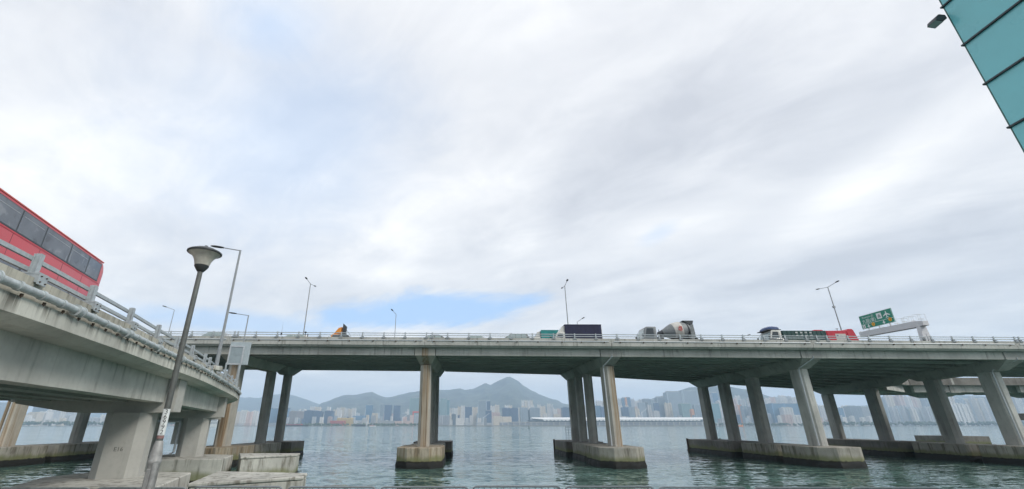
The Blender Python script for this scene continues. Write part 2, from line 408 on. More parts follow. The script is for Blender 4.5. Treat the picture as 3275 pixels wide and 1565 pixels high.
# ------------------------------------------------------------------ mesh helpers
class MB:
    def __init__(s): s.v = []; s.f = []
    def add(s, vs, fs):
        o = len(s.v); s.v += [tuple(p) for p in vs]; s.f += [tuple(i + o for i in f) for f in fs]; return s
    def box(s, x0, x1, y0, y1, z0, z1):
        return s.add([(x0, y0, z0), (x1, y0, z0), (x1, y1, z0), (x0, y1, z0), (x0, y0, z1), (x1, y0, z1), (x1, y1, z1), (x0, y1, z1)],
                     [(0, 3, 2, 1), (4, 5, 6, 7), (0, 1, 5, 4), (1, 2, 6, 5), (2, 3, 7, 6), (3, 0, 4, 7)])
    def loft(s, rings, closed=True, caps=True):
        n = len(rings[0]); vs = [p for r in rings for p in r]; fs = []
        for i in range(len(rings) - 1):
            for j in range(n if closed else n - 1):
                k = (j + 1) % n
                fs.append((i * n + j, i * n + k, (i + 1) * n + k, (i + 1) * n + j))
        if caps and closed:
            fs.append(tuple(range(n - 1, -1, -1))); fs.append(tuple((len(rings) - 1) * n + j for j in range(n)))
        return s.add(vs, fs)
    def extrude(s, poly, z0, z1):                       # plan polygon raised from z0 to z1
        return s.loft([[(x, y, z0) for x, y in poly], [(x, y, z1) for x, y in poly]])
    def profile(s, poly, y0, y1, inset=0.0):            # side profile (x, z) carried across y
        return s.loft([[(x, y1, z) for x, z in poly], [(x, y0, z) for x, z in poly]])
    def tube(s, path, r, n=8, r2=None):
        path = [Vector(p) for p in path]; rings = []
        for i, p in enumerate(path):
            d = (path[min(i + 1, len(path) - 1)] - path[max(i - 1, 0)])
            if d.length < 1e-9: d = Vector((0, 0, 1))
            d.normalize()
            a = Vector((0, 0, 1)) if abs(d.z) < 0.9 else Vector((1, 0, 0))
            u = d.cross(a).normalized(); w = d.cross(u).normalized()
            rr = r if r2 is None else r + (r2 - r) * i / (len(path) - 1)
            rings.append([p + (u * math.cos(t) + w * math.sin(t)) * rr for t in [2 * math.pi * k / n for k in range(n)]])
        return s.loft(rings)
    def bar(s, p0, p1, wa, wb):                          # rectangular bar
        p0, p1 = Vector(p0), Vector(p1); d = (p1 - p0).normalized()
        a = Vector((0, 0, 1)) if abs(d.z) < 0.9 else Vector((0, 1, 0))
        u = d.cross(a).normalized() * wa / 2; w = u.normalized().cross(d) * wb / 2
        return s.loft([[p + u + w, p - u + w, p - u - w, p + u - w] for p in (p0, p1)])
    def lathe(s, prof, n=20, c=(0, 0, 0)):               # profile (radius, z)
        rings = [[(c[0] + r * math.cos(2 * math.pi * k / n), c[1] + r * math.sin(2 * math.pi * k / n), c[2] + z) for k in range(n)] for r, z in prof]
        return s.loft(rings)
    def mesh(s, name, off=(0, 0, 0), bevel=0.0, smooth=False):
        me = bpy.data.meshes.new(name)
        o = Vector(off)
        me.from_pydata([Vector(p) - o for p in s.v], [], s.f)
        bm = bmesh.new(); bm.from_mesh(me)
        bmesh.ops.recalc_face_normals(bm, faces=bm.faces)
        if bevel:
            eds = [e for e in bm.edges if len(e.link_faces) == 2 and e.calc_face_angle(0) > 0.5]
            bmesh.ops.bevel(bm, geom=eds, offset=bevel, segments=2 if smooth else 1, affect='EDGES', profile=0.6, clamp_overlap=True)
        bm.to_mesh(me); bm.free()
        if smooth:
            me.polygons.foreach_set('use_smooth', [True] * len(me.polygons))
            try: me.set_sharp_from_angle(angle=R(38))
            except Exception: pass
        me.update()
        return me
    def build(s, name, mat, parent=None, off=(0, 0, 0), bevel=0.0, smooth=False):
        me = s.mesh(name, off, bevel, smooth)
        return link(name, me, mat, parent)

def link(name, me, mat, parent=None, loc=(0, 0, 0), rot=(0, 0, 0)):
    if len(me.materials) == 0: me.materials.append(MATS[mat])
    o = bpy.data.objects.new(name, me)
    COL.objects.link(o); o.location = loc; o.rotation_euler = rot
    if parent: o.parent = parent
    return o

def thing(name, label, cat, loc=(0, 0, 0), rz=0.0, group=None):
    o = bpy.data.objects.new(name, None); o.empty_display_size = 0.3
    COL.objects.link(o); o.location = loc; o.rotation_euler = (0, 0, rz)
    return tag(o, label, cat, group)
def tag(o, label, cat, group=None):
    o['label'] = label; o['category'] = cat
    if group: o['group'] = group
    return o
def structure(o): o['kind'] = 'structure'; return o

def lerp_table(tab, x):
    if x <= tab[0][0]: return tab[0][1]
    for (a, va), (b, vb) in zip(tab, tab[1:]):
        if x <= b: return va + (vb - va) * (x - a) / (b - a)
    return tab[-1][1]

def octagon(cx, cy, hx, hy, c):
    return [(cx - hx + c, cy - hy), (cx + hx - c, cy - hy), (cx + hx, cy - hy + c), (cx + hx, cy + hy - c), (cx + hx - c, cy + hy), (cx - hx + c, cy + hy), (cx - hx, cy + hy - c), (cx - hx, cy - hy + c)]

def text_mesh(s, size, thick=0.0):
    c = bpy.data.curves.new('lettering', 'FONT'); c.body = s; c.size = size; c.extrude = thick; c.align_x = 'CENTER'; c.align_y = 'CENTER'
    c.resolution_u = 3
    o = bpy.data.objects.new('lettering', c); COL.objects.link(o)
    dg = bpy.context.evaluated_depsgraph_get()
    me = bpy.data.meshes.new_from_object(o.evaluated_get(dg))
    bpy.data.objects.remove(o); bpy.data.curves.remove(c)
    return me

# ================================================================== THE SETTING
def sheet(name, x0, x1, y0, y1, z, mat):
    m = MB(); m.add([(x0, y0, z), (x1, y0, z), (x1, y1, z), (x0, y1, z)], [(0, 1, 2, 3)])
    return structure(m.build(name, mat))
water = sheet('water', -9500, 9500, -3000, 9950, 0.0, 'harbour_water')
PROM = 2.0                                               # promenade level
pm = MB().box(-70, 70, -60, 13.0, -3.0, PROM)
structure(pm.build('promenade', 'paving', bevel=0.04))
cp = MB().box(-70, 70, 13.003, 13.6, -3.0, PROM + 0.16)
structure(cp.build('seawall_coping', 'concrete_cap', bevel=0.04))

# ------------------------------------------------------------------ main viaduct
BY0, BK, GR = 54.8, 0.010, 0.0048
KT = [(-30, -0.024), (-5.4, -0.024), (17.5, -0.017), (42, 0.010), (67, 0.034), (80, 0.04), (95, 0.045)]
TB = [(-60, 23.2), (-29.8, 23.2), (-5.4, 24.0), (17.5, 27.6), (42.6, 32.2), (67.79, 36), (67.81, 16.2), (120, 16.2)]
def BP(s, t, z): return (s, BY0 + BK * s + t, z - lerp_table(KT, s) * t - GR * s)
Z_TOP, Z_LED, Z_FAS, Z_SOF, Z_GIR = 14.40, 13.96, 13.45, 13.24, 12.32
Z_ROAD = 13.38
bridge = thing('highway_viaduct', 'long grey concrete highway viaduct on leaning-looking columns crossing the whole harbour view', 'viaduct', (0, BY0, 0))
BO = (0, BY0, 0)
PIERS = [-79.5, -55.0, -29.3, -5.4, 17.5, 42.4, 67.8, 93.0, 118.0]
def ring_s(s, prof): return [BP(s, t, z) for t, z in prof]
for i, (s0, s1) in enumerate(zip(PIERS, PIERS[1:])):
    a, b = s0 + 0.02, s1 - 0.02
    tb0, tb1 = lerp_table(TB, s0), lerp_table(TB, s1)
    m = MB(); st = [a + (b - a) * k / 4 for k in range(5)]
    m.loft([ring_s(s, [(0.36, Z_SOF), (0.36, Z_ROAD - 0.06), (lerp_table(TB, s) - 0.36, Z_ROAD - 0.06), (lerp_table(TB, s) - 0.36, Z_SOF)]) for s in st])
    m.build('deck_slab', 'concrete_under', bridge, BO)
    m = MB()
    m.loft([ring_s(s, [(0.40, Z_ROAD - 0.055), (0.40, Z_ROAD), (lerp_table(TB, s) - 0.40, Z_ROAD), (lerp_table(TB, s) - 0.40, Z_ROAD - 0.055)]) for s in st])
    m.build('road_surface', 'asphalt', bridge, BO)
    # parapet panels with open joints
    n = 4
    for k in range(n):
        p0 = a + (b - a) * k / n + (0.0 if k == 0 else 0.009); p1 = a + (b - a) * (k + 1) / n - (0.0 if k == n - 1 else 0.009)
        pr = [(0.0, Z_FAS), (0.0, Z_LED - 0.03), (0.10, Z_LED), (0.10, Z_TOP), (0.35, Z_TOP), (0.355, Z_SOF), (0.25, Z_SOF), (0.12, Z_FAS - 0.03)]
        m = MB(); m.loft([ring_s(p0, pr), ring_s(p1, pr)]); m.build('parapet_panel', 'concrete_fascia', bridge, BO)
    m = MB()
    m.loft([ring_s(s, [(lerp_table(TB, s) - 0.35, Z_FAS), (lerp_table(TB, s) - 0.35, Z_TOP), (lerp_table(TB, s), Z_TOP), (lerp_table(TB, s), Z_FAS)]) for s in st])
    m.build('rear_parapet', 'concrete_fascia', bridge, BO)
    m = MB(); m.loft([ring_s(s_, [(9.2, Z_ROAD + 0.002), (9.38, Z_ROAD + 0.45), (9.4, Z_ROAD + 0.85), (9.78, Z_ROAD + 0.85), (9.8, Z_ROAD + 0.45), (9.98, Z_ROAD + 0.002)]) for s_ in st])
    m.build('median_barrier', 'concrete_fascia', bridge, BO)
    for tl in (5.0, 13.6):                              # broken lane lines
        for k in range(4):
            q0 = a + 1.0 + k * (b - a) / 4; q1 = q0 + 2.4
            m = MB(); m.add([BP(q0, tl, Z_ROAD + 0.004), BP(q1, tl, Z_ROAD + 0.004), BP(q1, tl + 0.15, Z_ROAD + 0.004), BP(q0, tl + 0.15, Z_ROAD + 0.004)], [(0, 1, 2, 3)]); m.build('lane_line', 'sign_white', bridge, BO)
    for tl in (0.9, 8.7):                               # edge lines
        m = MB(); m.add([BP(a, tl, Z_ROAD + 0.004), BP(b, tl, Z_ROAD + 0.004), BP(b, tl + 0.15, Z_ROAD + 0.004), BP(a, tl + 0.15, Z_ROAD + 0.004)], [(0, 1, 2, 3)]); m.build('edge_line', 'sign_white', bridge, BO)
    # precast girders
    NG = 12
    for k in range(NG):
        fr = k / (NG - 1)
        rr = []
        for s in (s0 + 1.32, s1 - 1.32):
            tbs = lerp_table(TB, s); t = 0.85 + fr * (tbs - 2.3)
            if k == 0: rr.append(ring_s(s, [(t, Z_SOF - 0.004), (t + 0.6, Z_SOF - 0.004), (t + 0.6, Z_GIR), (t, Z_GIR)]))
            else: rr.append(ring_s(s, [(t + 0.25, Z_SOF - 0.004), (t + 0.5, Z_SOF - 0.004), (t + 0.5, Z_GIR + 0.42), (t + 0.75, Z_GIR + 0.28), (t + 0.75, Z_GIR), (t, Z_GIR), (t, Z_GIR + 0.28), (t + 0.25, Z_GIR + 0.42)]))
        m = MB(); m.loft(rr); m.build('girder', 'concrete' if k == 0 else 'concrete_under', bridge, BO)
    # diaphragms between the girders
    for q in (0.33, 0.67):
        s = s0 + (s1 - s0) * q; tbs = lerp_table(TB, s)
        m = MB(); pr = [(1.5, Z_SOF - 0.006), (1.5, Z_GIR + 0.35), (tbs - 1.5, Z_GIR + 0.35), (tbs - 1.5, Z_SOF - 0.006)]
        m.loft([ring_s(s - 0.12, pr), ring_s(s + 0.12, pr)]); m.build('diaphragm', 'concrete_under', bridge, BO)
    # service pipe clipped under the ledge, with clamps
    m = MB(); m.tube([BP(a + 0.3, -0.02, Z_LED + 0.05), BP(b - 0.3, -0.02, Z_LED + 0.05)], 0.065, 8)
    pipe = m.build('service_pipe', 'galvanised_pale', bridge, BO, smooth=True)
    random.seed(100 + i)
    for k in range(9):
        s = a + 0.8 + (b - a - 1.6) * k / 8 + random.uniform(-0.3, 0.3)
        x, y, z = BP(s, -0.02, Z_LED + 0.05)
        m = MB().box(x - 0.06, x + 0.06, y - 0.085, y + 0.12, z - 0.17, z - 0.03)
        m.build('pipe_clamp', 'rust_metal', pipe, BO)

# steel railing on the parapet
post_me = None
random.seed(5)
s = -76.0; plist = []
while s < 112: plist.append(s); s += 2.62
for ps in PIERS[1:8]:              # doubled posts at the expansion joints
    plist.append(ps + 0.85)
for s in sorted(plist):
    x, y, z = BP(s, 0.22, Z_TOP)
    if post_me is None:
        m = MB(); m.box(-0.055, 0.055, -0.05, 0.05, 0.05, 0.60); m.box(-0.075, 0.075, -0.065, -0.05, 0.05, 0.62); post_me = m.mesh('railing_post')
        m = MB(); m.box(-0.20, 0.20, -0.19, 0.16, 0.0, 0.04); m.box(-0.18, -0.13, -0.18, 0.1, -0.10, 0.0); m.box(0.13, 0.18, -0.18, 0.1, -0.10, 0.0); m.box(-0.2, 0.2, -0.20, -0.16, -0.13, 0.05)
        m.box(-0.09, -0.075, -0.16, 0.12, 0.04, 0.16); m.box(0.075, 0.09, -0.16, 0.12, 0.04, 0.16)
        foot_me = m.mesh('base_bracket')
    p = link('railing_post', post_me, 'galvanised', bridge, (x, y - BY0, z))
    link('base_bracket', foot_me, 'pole_grey', p)
for i, (s0, s1) in enumerate(zip(PIERS, PIERS[1:])):
    for h in (0.53, 0.27):
        m = MB(); m.bar(BP(s0 + 0.02, 0.312, Z_TOP + h), BP(s1 - 0.02, 0.312, Z_TOP + h), 0.07, 0.085)
        m.build('rail', 'galvanised', bridge, BO)

# piers: crosshead > columns, downpipe; pile caps
def crosshead(s, t0, t1, cols, mat=None):
    W, wb, drop = 2.5, 1.35, 1.05
    m = MB(); rings = []
    for t, zb, w2 in ((t0, Z_GIR - 0.02, W - 0.1), (t0 + 1.9, Z_GIR - drop, wb), (t1 - 1.9, Z_GIR - drop, wb), (t1, Z_GIR - 0.02, W - 0.1)):
        rings.append([BP(s - W / 2, t, Z_SOF - 0.01), BP(s + W / 2, t, Z_SOF - 0.01), BP(s + W / 2, t, Z_GIR), BP(s + w2 / 2, t, zb), BP(s - w2 / 2, t, zb), BP(s - W / 2, t, Z_GIR)])
    m.loft(rings)
    ch = m.build('crosshead', mat or 'concrete_column', bridge, BO)
    return ch
def column(ch, s, t, mat, top=Z_GIR - 1.04, hx=0.66, hy=0.95):
    x, y, z = BP(s, t, top)
    m = MB(); m.extrude(octagon(x, y, hx, hy, 0.36 * hx / 0.66), 2.0, z)
    return m.build('column', mat, ch, BO)
flat('growth', (0.011, 0.011, 0.009), 0.75, 0, 0.4, 5, bump=0.6)
def growth(poly, parent, off):
    """ragged crust of mussels and weed round the waterline"""
    pts = []
    cx_ = sum(p[0] for p in poly) / len(poly); cy_ = sum(p[1] for p in poly) / len(poly)
    for (x0, y0), (x1, y1) in zip(poly, poly[1:] + poly[:1]):
        L_ = math.hypot(x1 - x0, y1 - y0); n = max(1, int(L_ / 0.22))
        nx_, ny_ = (y1 - y0) / L_, -(x1 - x0) / L_
        if nx_ * ((x0 + x1) / 2 - cx_) + ny_ * ((y0 + y1) / 2 - cy_) < 0: nx_, ny_ = -nx_, -ny_
        for k in range(n): pts.append((x0 + (x1 - x0) * k / n, y0 + (y1 - y0) * k / n, nx_, ny_))
    rows = []
    for z, o in ((-0.6, 0.02), (-0.1, 0.07), (0.2, 0.10), (0.42, 0.08), (0.62, 0.035)):
        row = []
        for (x, y, nx_, ny_) in pts:
            h = mnoise.noise(Vector((x * 1.7, y * 1.7, z * 2.5))); h2 = mnoise.noise(Vector((x * 0.8, y * 0.8, 7.0)))
            oo = max(0.004, o * (1 + 0.9 * h)); row.append((x + nx_ * oo, y + ny_ * oo, z + (0.16 * h2 + 0.10 * h if z > 0.3 else 0.05 * h)))
        rows.append(row)
    m = MB(); m.loft(rows, closed=True, caps=False)
    return m.build('marine_growth', 'growth', parent, off, smooth=True)
def pilecap(x0, x1, y0, y1, mat, cf=1.0, cb=0.5, top=2.1):
    poly = [(x0 + cf, y0), (x1 - cf, y0), (x1, y0 + cf), (x1, y1 - cb), (x1 - cb, y1), (x0 + cb, y1), (x0, y1 - cb), (x0, y0 + cf)]
    m = MB()
    m.loft([[(x + (0.0), y, -2.5) for x, y in poly], [(x, y, top) for x, y in poly]])
    c = m.build('pile_cap', mat, bridge, BO, bevel=0.05)
    growth(poly, c, BO)
    return c
for i, s in enumerate(PIERS[1:8]):
    tb = lerp_table(TB, s - 0.1); yb = BY0 + BK * s
    rusty = i <= 3
    sp_ = 15.9
    if i < 4:
        off_, hw_, k_ = [(0.1, 0.7, 0.9), (0.2, 0.5, 0.95), (0.05, 0.55, 0.9), (0.28, 0.55, 0.9)][i]
        concrete('concrete_run_%d' % i, (0.47, 0.45, 0.40), 0.35, 0.15, band=(s + off_, hw_, k_))
    c1 = crosshead(s, 0.75, sp_ - 0.3, 2, 'concrete_run_%d' % i if 0 < i < 3 else None)
    c2 = crosshead(s, sp_ + 0.3, tb - 0.7, 2) if tb > 20 else None
    if i == 0: ts = [(c1, 3.2), (c1, 13.5)]
    elif i < 3: ts = [(c1, 3.2), (c1, 13.6), (c2, tb - 3.2)]
    else: ts = [(c1, (3.2, 3.8, 4.5, 4.5)[i - 3]), (c1, (13.1, 14.0, 12.2, 12.2)[i - 3]), (c2, (19.0, 22.0, 23.1, 23.1)[i - 3]), (c2, tb - 3.0)]
    ts = [c_ for c_ in ts if c_[0]]
    for j, (c, t) in enumerate(ts):
        hx_, hy_ = (0.66, 1.12) if j == 0 else ((0.60, 1.12) if i > 3 else (0.52, 0.85))
        o = column(c, s, t, hx=hx_, hy=hy_, mat='concrete_run_%d' % i if (rusty and j == 0) else ('concrete_column_daylit' if j == 0 else 'concrete_column'))
    if i >= 3 or i == 0:                                         # rainwater pipe down the front column
        yc = BP(s, ts[0][1] - 1.2, 0)[1]
        x, y, zt = BP(s, 0.75, Z_GIR + 0.1); sx = -0.35 if i > 0 else 0.75
        m = MB(); m.tube([(x + 0.1, y - 0.06, zt + 0.15), (x + 0.1, y - 0.06, zt - 0.1), (x + sx - 0.42, yc - 0.10, zt - 1.15), (x + sx - 0.42, yc, zt - 1.5), (x + sx - 0.42, yc, 2.2)], 0.08, 8)
        m.build('downpipe', 'galvanised_pale', c1, BO, smooth=True)
    cm = ['concrete_cap', 'concrete_cap_rusty', 'concrete_cap_rusty', 'concrete_cap', 'concrete_cap', 'concrete_cap', 'concrete_cap'][i]
    pilecap(s - 2.75, s + 2.35, yb - 0.9, yb + 7.2, cm, 1.3)
    pilecap(s - 2.35, s + 1.95, yb + 8.5, yb + 16.6, 'concrete_cap', 0.25, 0.25, 2.08)
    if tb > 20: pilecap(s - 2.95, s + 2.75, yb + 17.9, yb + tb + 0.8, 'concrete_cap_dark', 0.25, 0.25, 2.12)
    if i in (3, 4, 5):                                        # dark timber fender posts at the seaward end
        for q in (-3.05, 2.85):
            m = MB().box(s + q - 0.1, s + q + 0.18, yb + tb - 0.1, yb + tb + 0.2, -1.5, 2.22); m.build('fender_post', 'rust_metal', bridge, BO)
# a maintenance ladder cage at the rear column of the third pier
x, y, z = BP(17.5, lerp_table(TB, 17.5) - 3.0, 2.1)
m = MB()
for q in (-1.05, -1.5): m.tube([(x + q, y, 2.1), (x + q, y, 4.3)], 0.03, 6)
for k in range(5): m.tube([(x - 1.5, y, 2.5 + 0.4 * k), (x - 0.66, y, 2.5 + 0.4 * k)], 0.022, 6)
m.build('access_ladder', 'dark_metal', bridge, BO)

# ------------------------------------------------------------------ curved ramp
EDGE = [(-8.2, -9), (-8.5, -3), (-9.0, 2.5), (-9.6, 6.6), (-10.4, 10.4), (-11.15, 13.1), (-11.95, 15.9), (-13.05, 19.4), (-14.4, 24.0), (-15.6, 27.6), (-17.2, 32.0), (-19.0, 36.9), (-21.1, 42.4), (-23.4, 47.4), (-27.6, 54.2), (-33.0, 62.0), (-39.5, 70.5), (-46, 79), (-52, 87)]
def catmull(pts, step=0.5):
    out = []
    P = [Vector(p) for p in pts]
    for i in range(1, len(P) - 2):
        p0, p1, p2, p3 = P[i - 1:i + 3]
        n = max(2, int((p2 - p1).length / step))
        for k in range(n):
            t = k / n
            out.append(0.5 * ((2 * p1) + (p2 - p0) * t + (2 * p0 - 5 * p1 + 4 * p2 - p3) * t * t + (3 * p1 - p0 - 3 * p2 + p3) * t ** 3))
    return out
RP = catmull(EDGE)
RN = []
for i in range(len(RP)):
    d = (RP[min(i + 1, len(RP) - 1)] - RP[max(i - 1, 0)]).normalized()
    RN.append(Vector((-d.y, d.x)))                       # to the left: inwards
ARC = [0.0]
for a, b in zip(RP, RP[1:]): ARC.append(ARC[-1] + (b - a).length)
def rp_at(arc):
    for i in range(len(ARC) - 1):
        if ARC[i + 1] >= arc:
            f = (arc - ARC[i]) / (ARC[i + 1] - ARC[i])
            return RP[i].lerp(RP[i + 1], f), RN[i].lerp(RN[i + 1], f).normalized()
    return RP[-1], RN[-1]
def arc_near(x, y):
    return ARC[min(range(len(RP)), key=lambda i: (RP[i] - Vector((x, y))).length)]
def RPT(arc, d, z):
    p, n = rp_at(arc); q = p + n * d
    return (q.x, q.y, z)
RW = 8.6
ramp_root = thing('curved_ramp', 'grey concrete ramp bridge curving in from the left foreground towards the viaduct', 'ramp', (-16.6, 24.3, 0))
RO = (-16.6, 24.3, 0)
def rsweep(prof, a0, a1, step=1.0):
    n = max(1, int(round((a1 - a0) / step)))
    m = MB(); m.loft([[RPT(a0 + (a1 - a0) * k / n, d, z) for d, z in prof] for k in range(n + 1)])
    return m
AEND = ARC[-1] - 1.0
PIERA = [arc_near(-9.8, 7.2), arc_near(-14.5, 24.4), arc_near(-20.2, 40.2), arc_near(-28.5, 55.6)]
PIERA += [PIERA[-1] + 17.5]
JOINT = arc_near(-15.9, 28.4)
a = 0.3; k = 0
cuts = [0.3]
while cuts[-1] < AEND - 4: cuts.append(cuts[-1] + 4.6)
for a0, a1 in zip(cuts, cuts[1:]):
    rsweep([(0.0, 6.74), (0.0, 7.14), (0.13, 7.18), (0.46, 7.18), (0.46, 6.86), (1.15, 6.86), (1.15, 6.60), (0.35, 6.60)], a0 + 0.008, a1 - 0.008, 0.8).build('fascia_panel', 'concrete_ramp_fascia', ramp_root, RO)
    rsweep([(0.13, 7.184), (0.13, 7.70), (0.45, 7.70), (0.45, 7.184)], a0 + 0.008, a1 - 0.008, 0.8).build('parapet_panel', 'concrete_ramp_parapet', ramp_root, RO)
    rsweep([(RW - 0.35, 6.5), (RW - 0.35, 7.70), (RW, 7.70), (RW, 6.5)], a0 + 0.008, a1 - 0.008, 1.2).build('inner_parapet', 'concrete_ramp_parapet', ramp_root, RO)
rsweep([(1.152, 6.60), (1.152, 6.80), (RW - 0.352, 6.80), (RW - 0.352, 6.60)], 0.3, AEND).build('deck_slab', 'concrete_under', ramp_root, RO)
rsweep([(1.16, 6.804), (1.16, 6.862), (RW - 0.36, 6.862), (RW - 0.36, 6.804)], 0.3, AEND).build('road_surface', 'asphalt', ramp_root, RO)
bounds = [0.3] + PIERA + [AEND]
for b0, b1 in zip(bounds, bounds[1:]):
    for k in range(5):
        d = 1.0 + k * 1.55
        g0 = b0 + (0.72 if b0 > 1 else 0); g1 = b1 - (0.72 if b1 < AEND - 0.5 else 0)
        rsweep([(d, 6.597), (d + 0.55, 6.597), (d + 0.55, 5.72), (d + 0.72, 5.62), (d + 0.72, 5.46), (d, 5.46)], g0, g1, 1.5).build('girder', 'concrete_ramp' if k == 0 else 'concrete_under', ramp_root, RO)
# ramp piers
for j, pa in enumerate(PIERA):
    p, n = rp_at(pa); dvec = Vector((n.y, -n.x))
    def L(d, u, z): q = p + n * d + dvec * u; return (q.x, q.y, z)
    w = 0.66
    m = MB(); rings = []
    for d, zb in ((0.50, 5.04), (1.5, 4.98), (2.0, 4.97), (4.9, 4.98), (7.0, 5.34)):
        rings.append([L(d, -w, 6.59), L(d, w, 6.59), L(d, w, zb), L(d, -w, zb)])
    m.loft(rings)
    ch = m.build('crosshead', 'concrete_ramp_column', ramp_root, RO)
    cd, hx, hy = (2.4, 0.98, 0.85)
    if j == 2: hx, hy = 0.95, 0.8
    q = p + n * cd
    ang = math.atan2(-n.y, -n.x)
    poly = []
    for ox, oy in octagon(0, 0, hx, hy, 0.42):
        poly.append((q.x + ox * math.cos(ang) - oy * math.sin(ang), q.y + ox * math.sin(ang) + oy * math.cos(ang)))
    m = MB(); m.extrude(poly, 2.0, 4.985)
    col = m.build('column', 'concrete_ramp_column', ch, RO)
    if j == 2:                                                  # second shaft and its drain
        q2 = p + n * 5.6 + dvec * 0.2
        m = MB(); m.extrude(octagon(q2.x, q2.y, 0.75, 0.75, 0.3), 2.0, 5.0); m.build('column', 'concrete_ramp_column', ch, RO)
        f = q - Vector((0.2, 0.0)) ; f = Vector((q.x - 0.75, q.y - 1.0))
        m = MB(); m.tube([(q2.x - 1.2, q2.y - 0.8, 4.75), (f.x, f.y, 4.70), (f.x, f.y, 4.5), (f.x, f.y, 2.45), (f.x - 0.2, f.y - 0.15, 2.3)], 0.09, 8)
        m.build('downpipe', 'galvanised_pale', ch, RO, smooth=True)
    # pile cap aligned with the ramp
    m = MB(); cw0, cw1, cl = -0.1, 5.3, 3.1
    if j == 1: pts = [(-12.7, 20.5), (-14.7, 26.3), (-19.9, 27.0), (-20.4, 23.8), (-18.4, 20.0)]
    else: pts = [L(-0.2, -cl, 0)[:2], L(-0.2, cl, 0)[:2], L(6.6, cl, 0)[:2], L(6.6, -cl, 0)[:2]]
    if j == 2: pts = [(-18.3, 36.6), (-19.9, 41.4), (-25.6, 43.2), (-27.2, 36.2), (-22.7, 35.4)]
    if j >= 3: continue
    m.extrude(pts, -2.5, 2.1)
    pc_ = m.build('pile_cap', 'concrete_dolphin', ramp_root, RO, bevel=0.05); growth(pts, pc_, RO)
# pier number stencilled on the big column
p, n = rp_at(PIERA[1]); q = p + n * 2.4; ang = math.atan2(-n.y, -n.x)
fc = Vector((math.sin(ang), -math.cos(ang)))
c = Vector((q.x, q.y)) + fc * 0.858 + Vector((-n.x, -n.y)) * 0.05
me = text_mesh('E16', 0.26); link('pier_number', me, 'faint_ink', ramp_root, (c.x - RO[0], c.y - RO[1], 3.35), (math.pi / 2, 0, math.atan2(fc.x, -fc.y)))
# railing on the ramp
m = MB(); m.box(-0.03, 0.03, -0.06, 0.06, 0.14, 0.66); m.box(-0.075, 0.075, -0.078, -0.06, 0.14, 0.65); m.box(-0.075, 0.075, 0.06, 0.075, 0.14, 0.64)
rpost = m.mesh('railing_post')
m = MB(); m.box(-0.16, 0.16, -0.24, 0.12, 0.10, 0.14); m.box(-0.16, 0.16, -0.26, -0.235, -0.14, 0.14)
for q in (-0.15, -0.02, 0.12): m.box(q, q + 0.03, -0.232, 0.10, -0.10, 0.10)
rfoot = m.mesh('base_bracket')
m = MB()
for bx in (-0.10, 0.10):
    for bz in (-0.08, 0.06): m.tube([(bx, -0.26, bz), (bx, -0.29, bz)], 0.018, 6)
rbolt = m.mesh('bolt')
posts = [arc_near(x, y) for x, y in ((-9.7, 7.7), (-10.4, 10.4), (-11.15, 13.05), (-11.9, 15.8), (-12.95, 19.0), (-13.65, 21.4), (-14.3, 23.8), (-15.5, 27.3), (-15.85, 28.3), (-16.6, 30.9), (-17.4, 33.2), (-18.6, 36.0), (-19.8, 39.2), (-21.1, 42.2), (-22.3, 45.0), (-23.6, 47.8), (-25.1, 50.4))]
posts = [posts[0] - 5.4, posts[0] - 2.7] + posts
for pa in posts:
    p, n = rp_at(pa); q = p + n * 0.30
    o = link('railing_post', rpost, 'galvanised', ramp_root, (q.x - RO[0], q.y - RO[1], 7.70), (0, 0, math.atan2(n.y, n.x) - math.pi / 2))
    ft = link('base_bracket', rfoot, 'galvanised', o); link('bolt', rbolt, 'rust_metal', o)
for h in (0.52, 0.24):
    for a0, a1 in ((0.5, JOINT - 0.05), (JOINT + 0.05, AEND - 1)):
        n_ = int((a1 - a0) / 0.8); m = MB()
        m.loft([[RPT(a0 + (a1 - a0) * k / n_, d, z) for d, z in ((0.378, 7.7 + h - 0.05), (0.378, 7.7 + h + 0.05), (0.455, 7.7 + h + 0.05), (0.455, 7.7 + h - 0.05))] for k in range(n_ + 1)])
        m.build('rail', 'galvanised', ramp_root, RO)
# big service pipe slung along the fascia
n_ = int((AEND - 2) / 0.7)
m = MB(); m.tube([RPT(0.6 + (AEND - 2) * k / n_, -0.10, 7.30) for k in range(n_ + 1)], 0.095, 12)
pipe = m.build('service_pipe', 'pipe_grey', ramp_root, RO, smooth=True)
a = 2.0; k = 0
while a < arc_near(-26, 52):
    p0, p1 = RPT(a - 0.05, -0.10, 7.30), RPT(a + 0.05, -0.10, 7.30)
    m = MB()
    if k % 4 == 0:
        m.tube([RPT(a - 0.16, -0.10, 7.30), RPT(a - 0.10, -0.10, 7.30)], 0.155, 12); m.tube([RPT(a - 0.098, -0.10, 7.30), RPT(a + 0.098, -0.10, 7.30)], 0.135, 12); m.tube([RPT(a + 0.10, -0.10, 7.30), RPT(a + 0.16, -0.10, 7.30)], 0.155, 12)
        m.build('pipe_coupling', 'pipe_grey', pipe, RO, smooth=True)
    else:
        m.tube([p0, p1], 0.118, 12)
        m.build('pipe_collar', 'pipe_grey', pipe, RO, smooth=True)
    x, y, z = RPT(a + 0.28, -0.04, 7.14)
    m = MB(); m.box(x - 0.02, x + 0.02, y - 0.03, y + 0.03, z - 0.02, z + 0.05); m.tube([(x, y, z - 0.015), (x, y, z - 0.05)], 0.014, 6)
    m.build('pipe_clamp', 'rust_metal', pipe, RO)
    a += 0.82; k += 1
# concrete plinth for the lamp on the ramp edge
x, y, z = RPT(arc_near(-16.4, 29.9), 0.30, 7.704)
MB().box(x - 0.45, x + 0.45, y - 0.45, y + 0.45, 7.704, 7.98).build('lamp_plinth', 'concrete_ramp_fascia', ramp_root, RO, bevel=0.03)

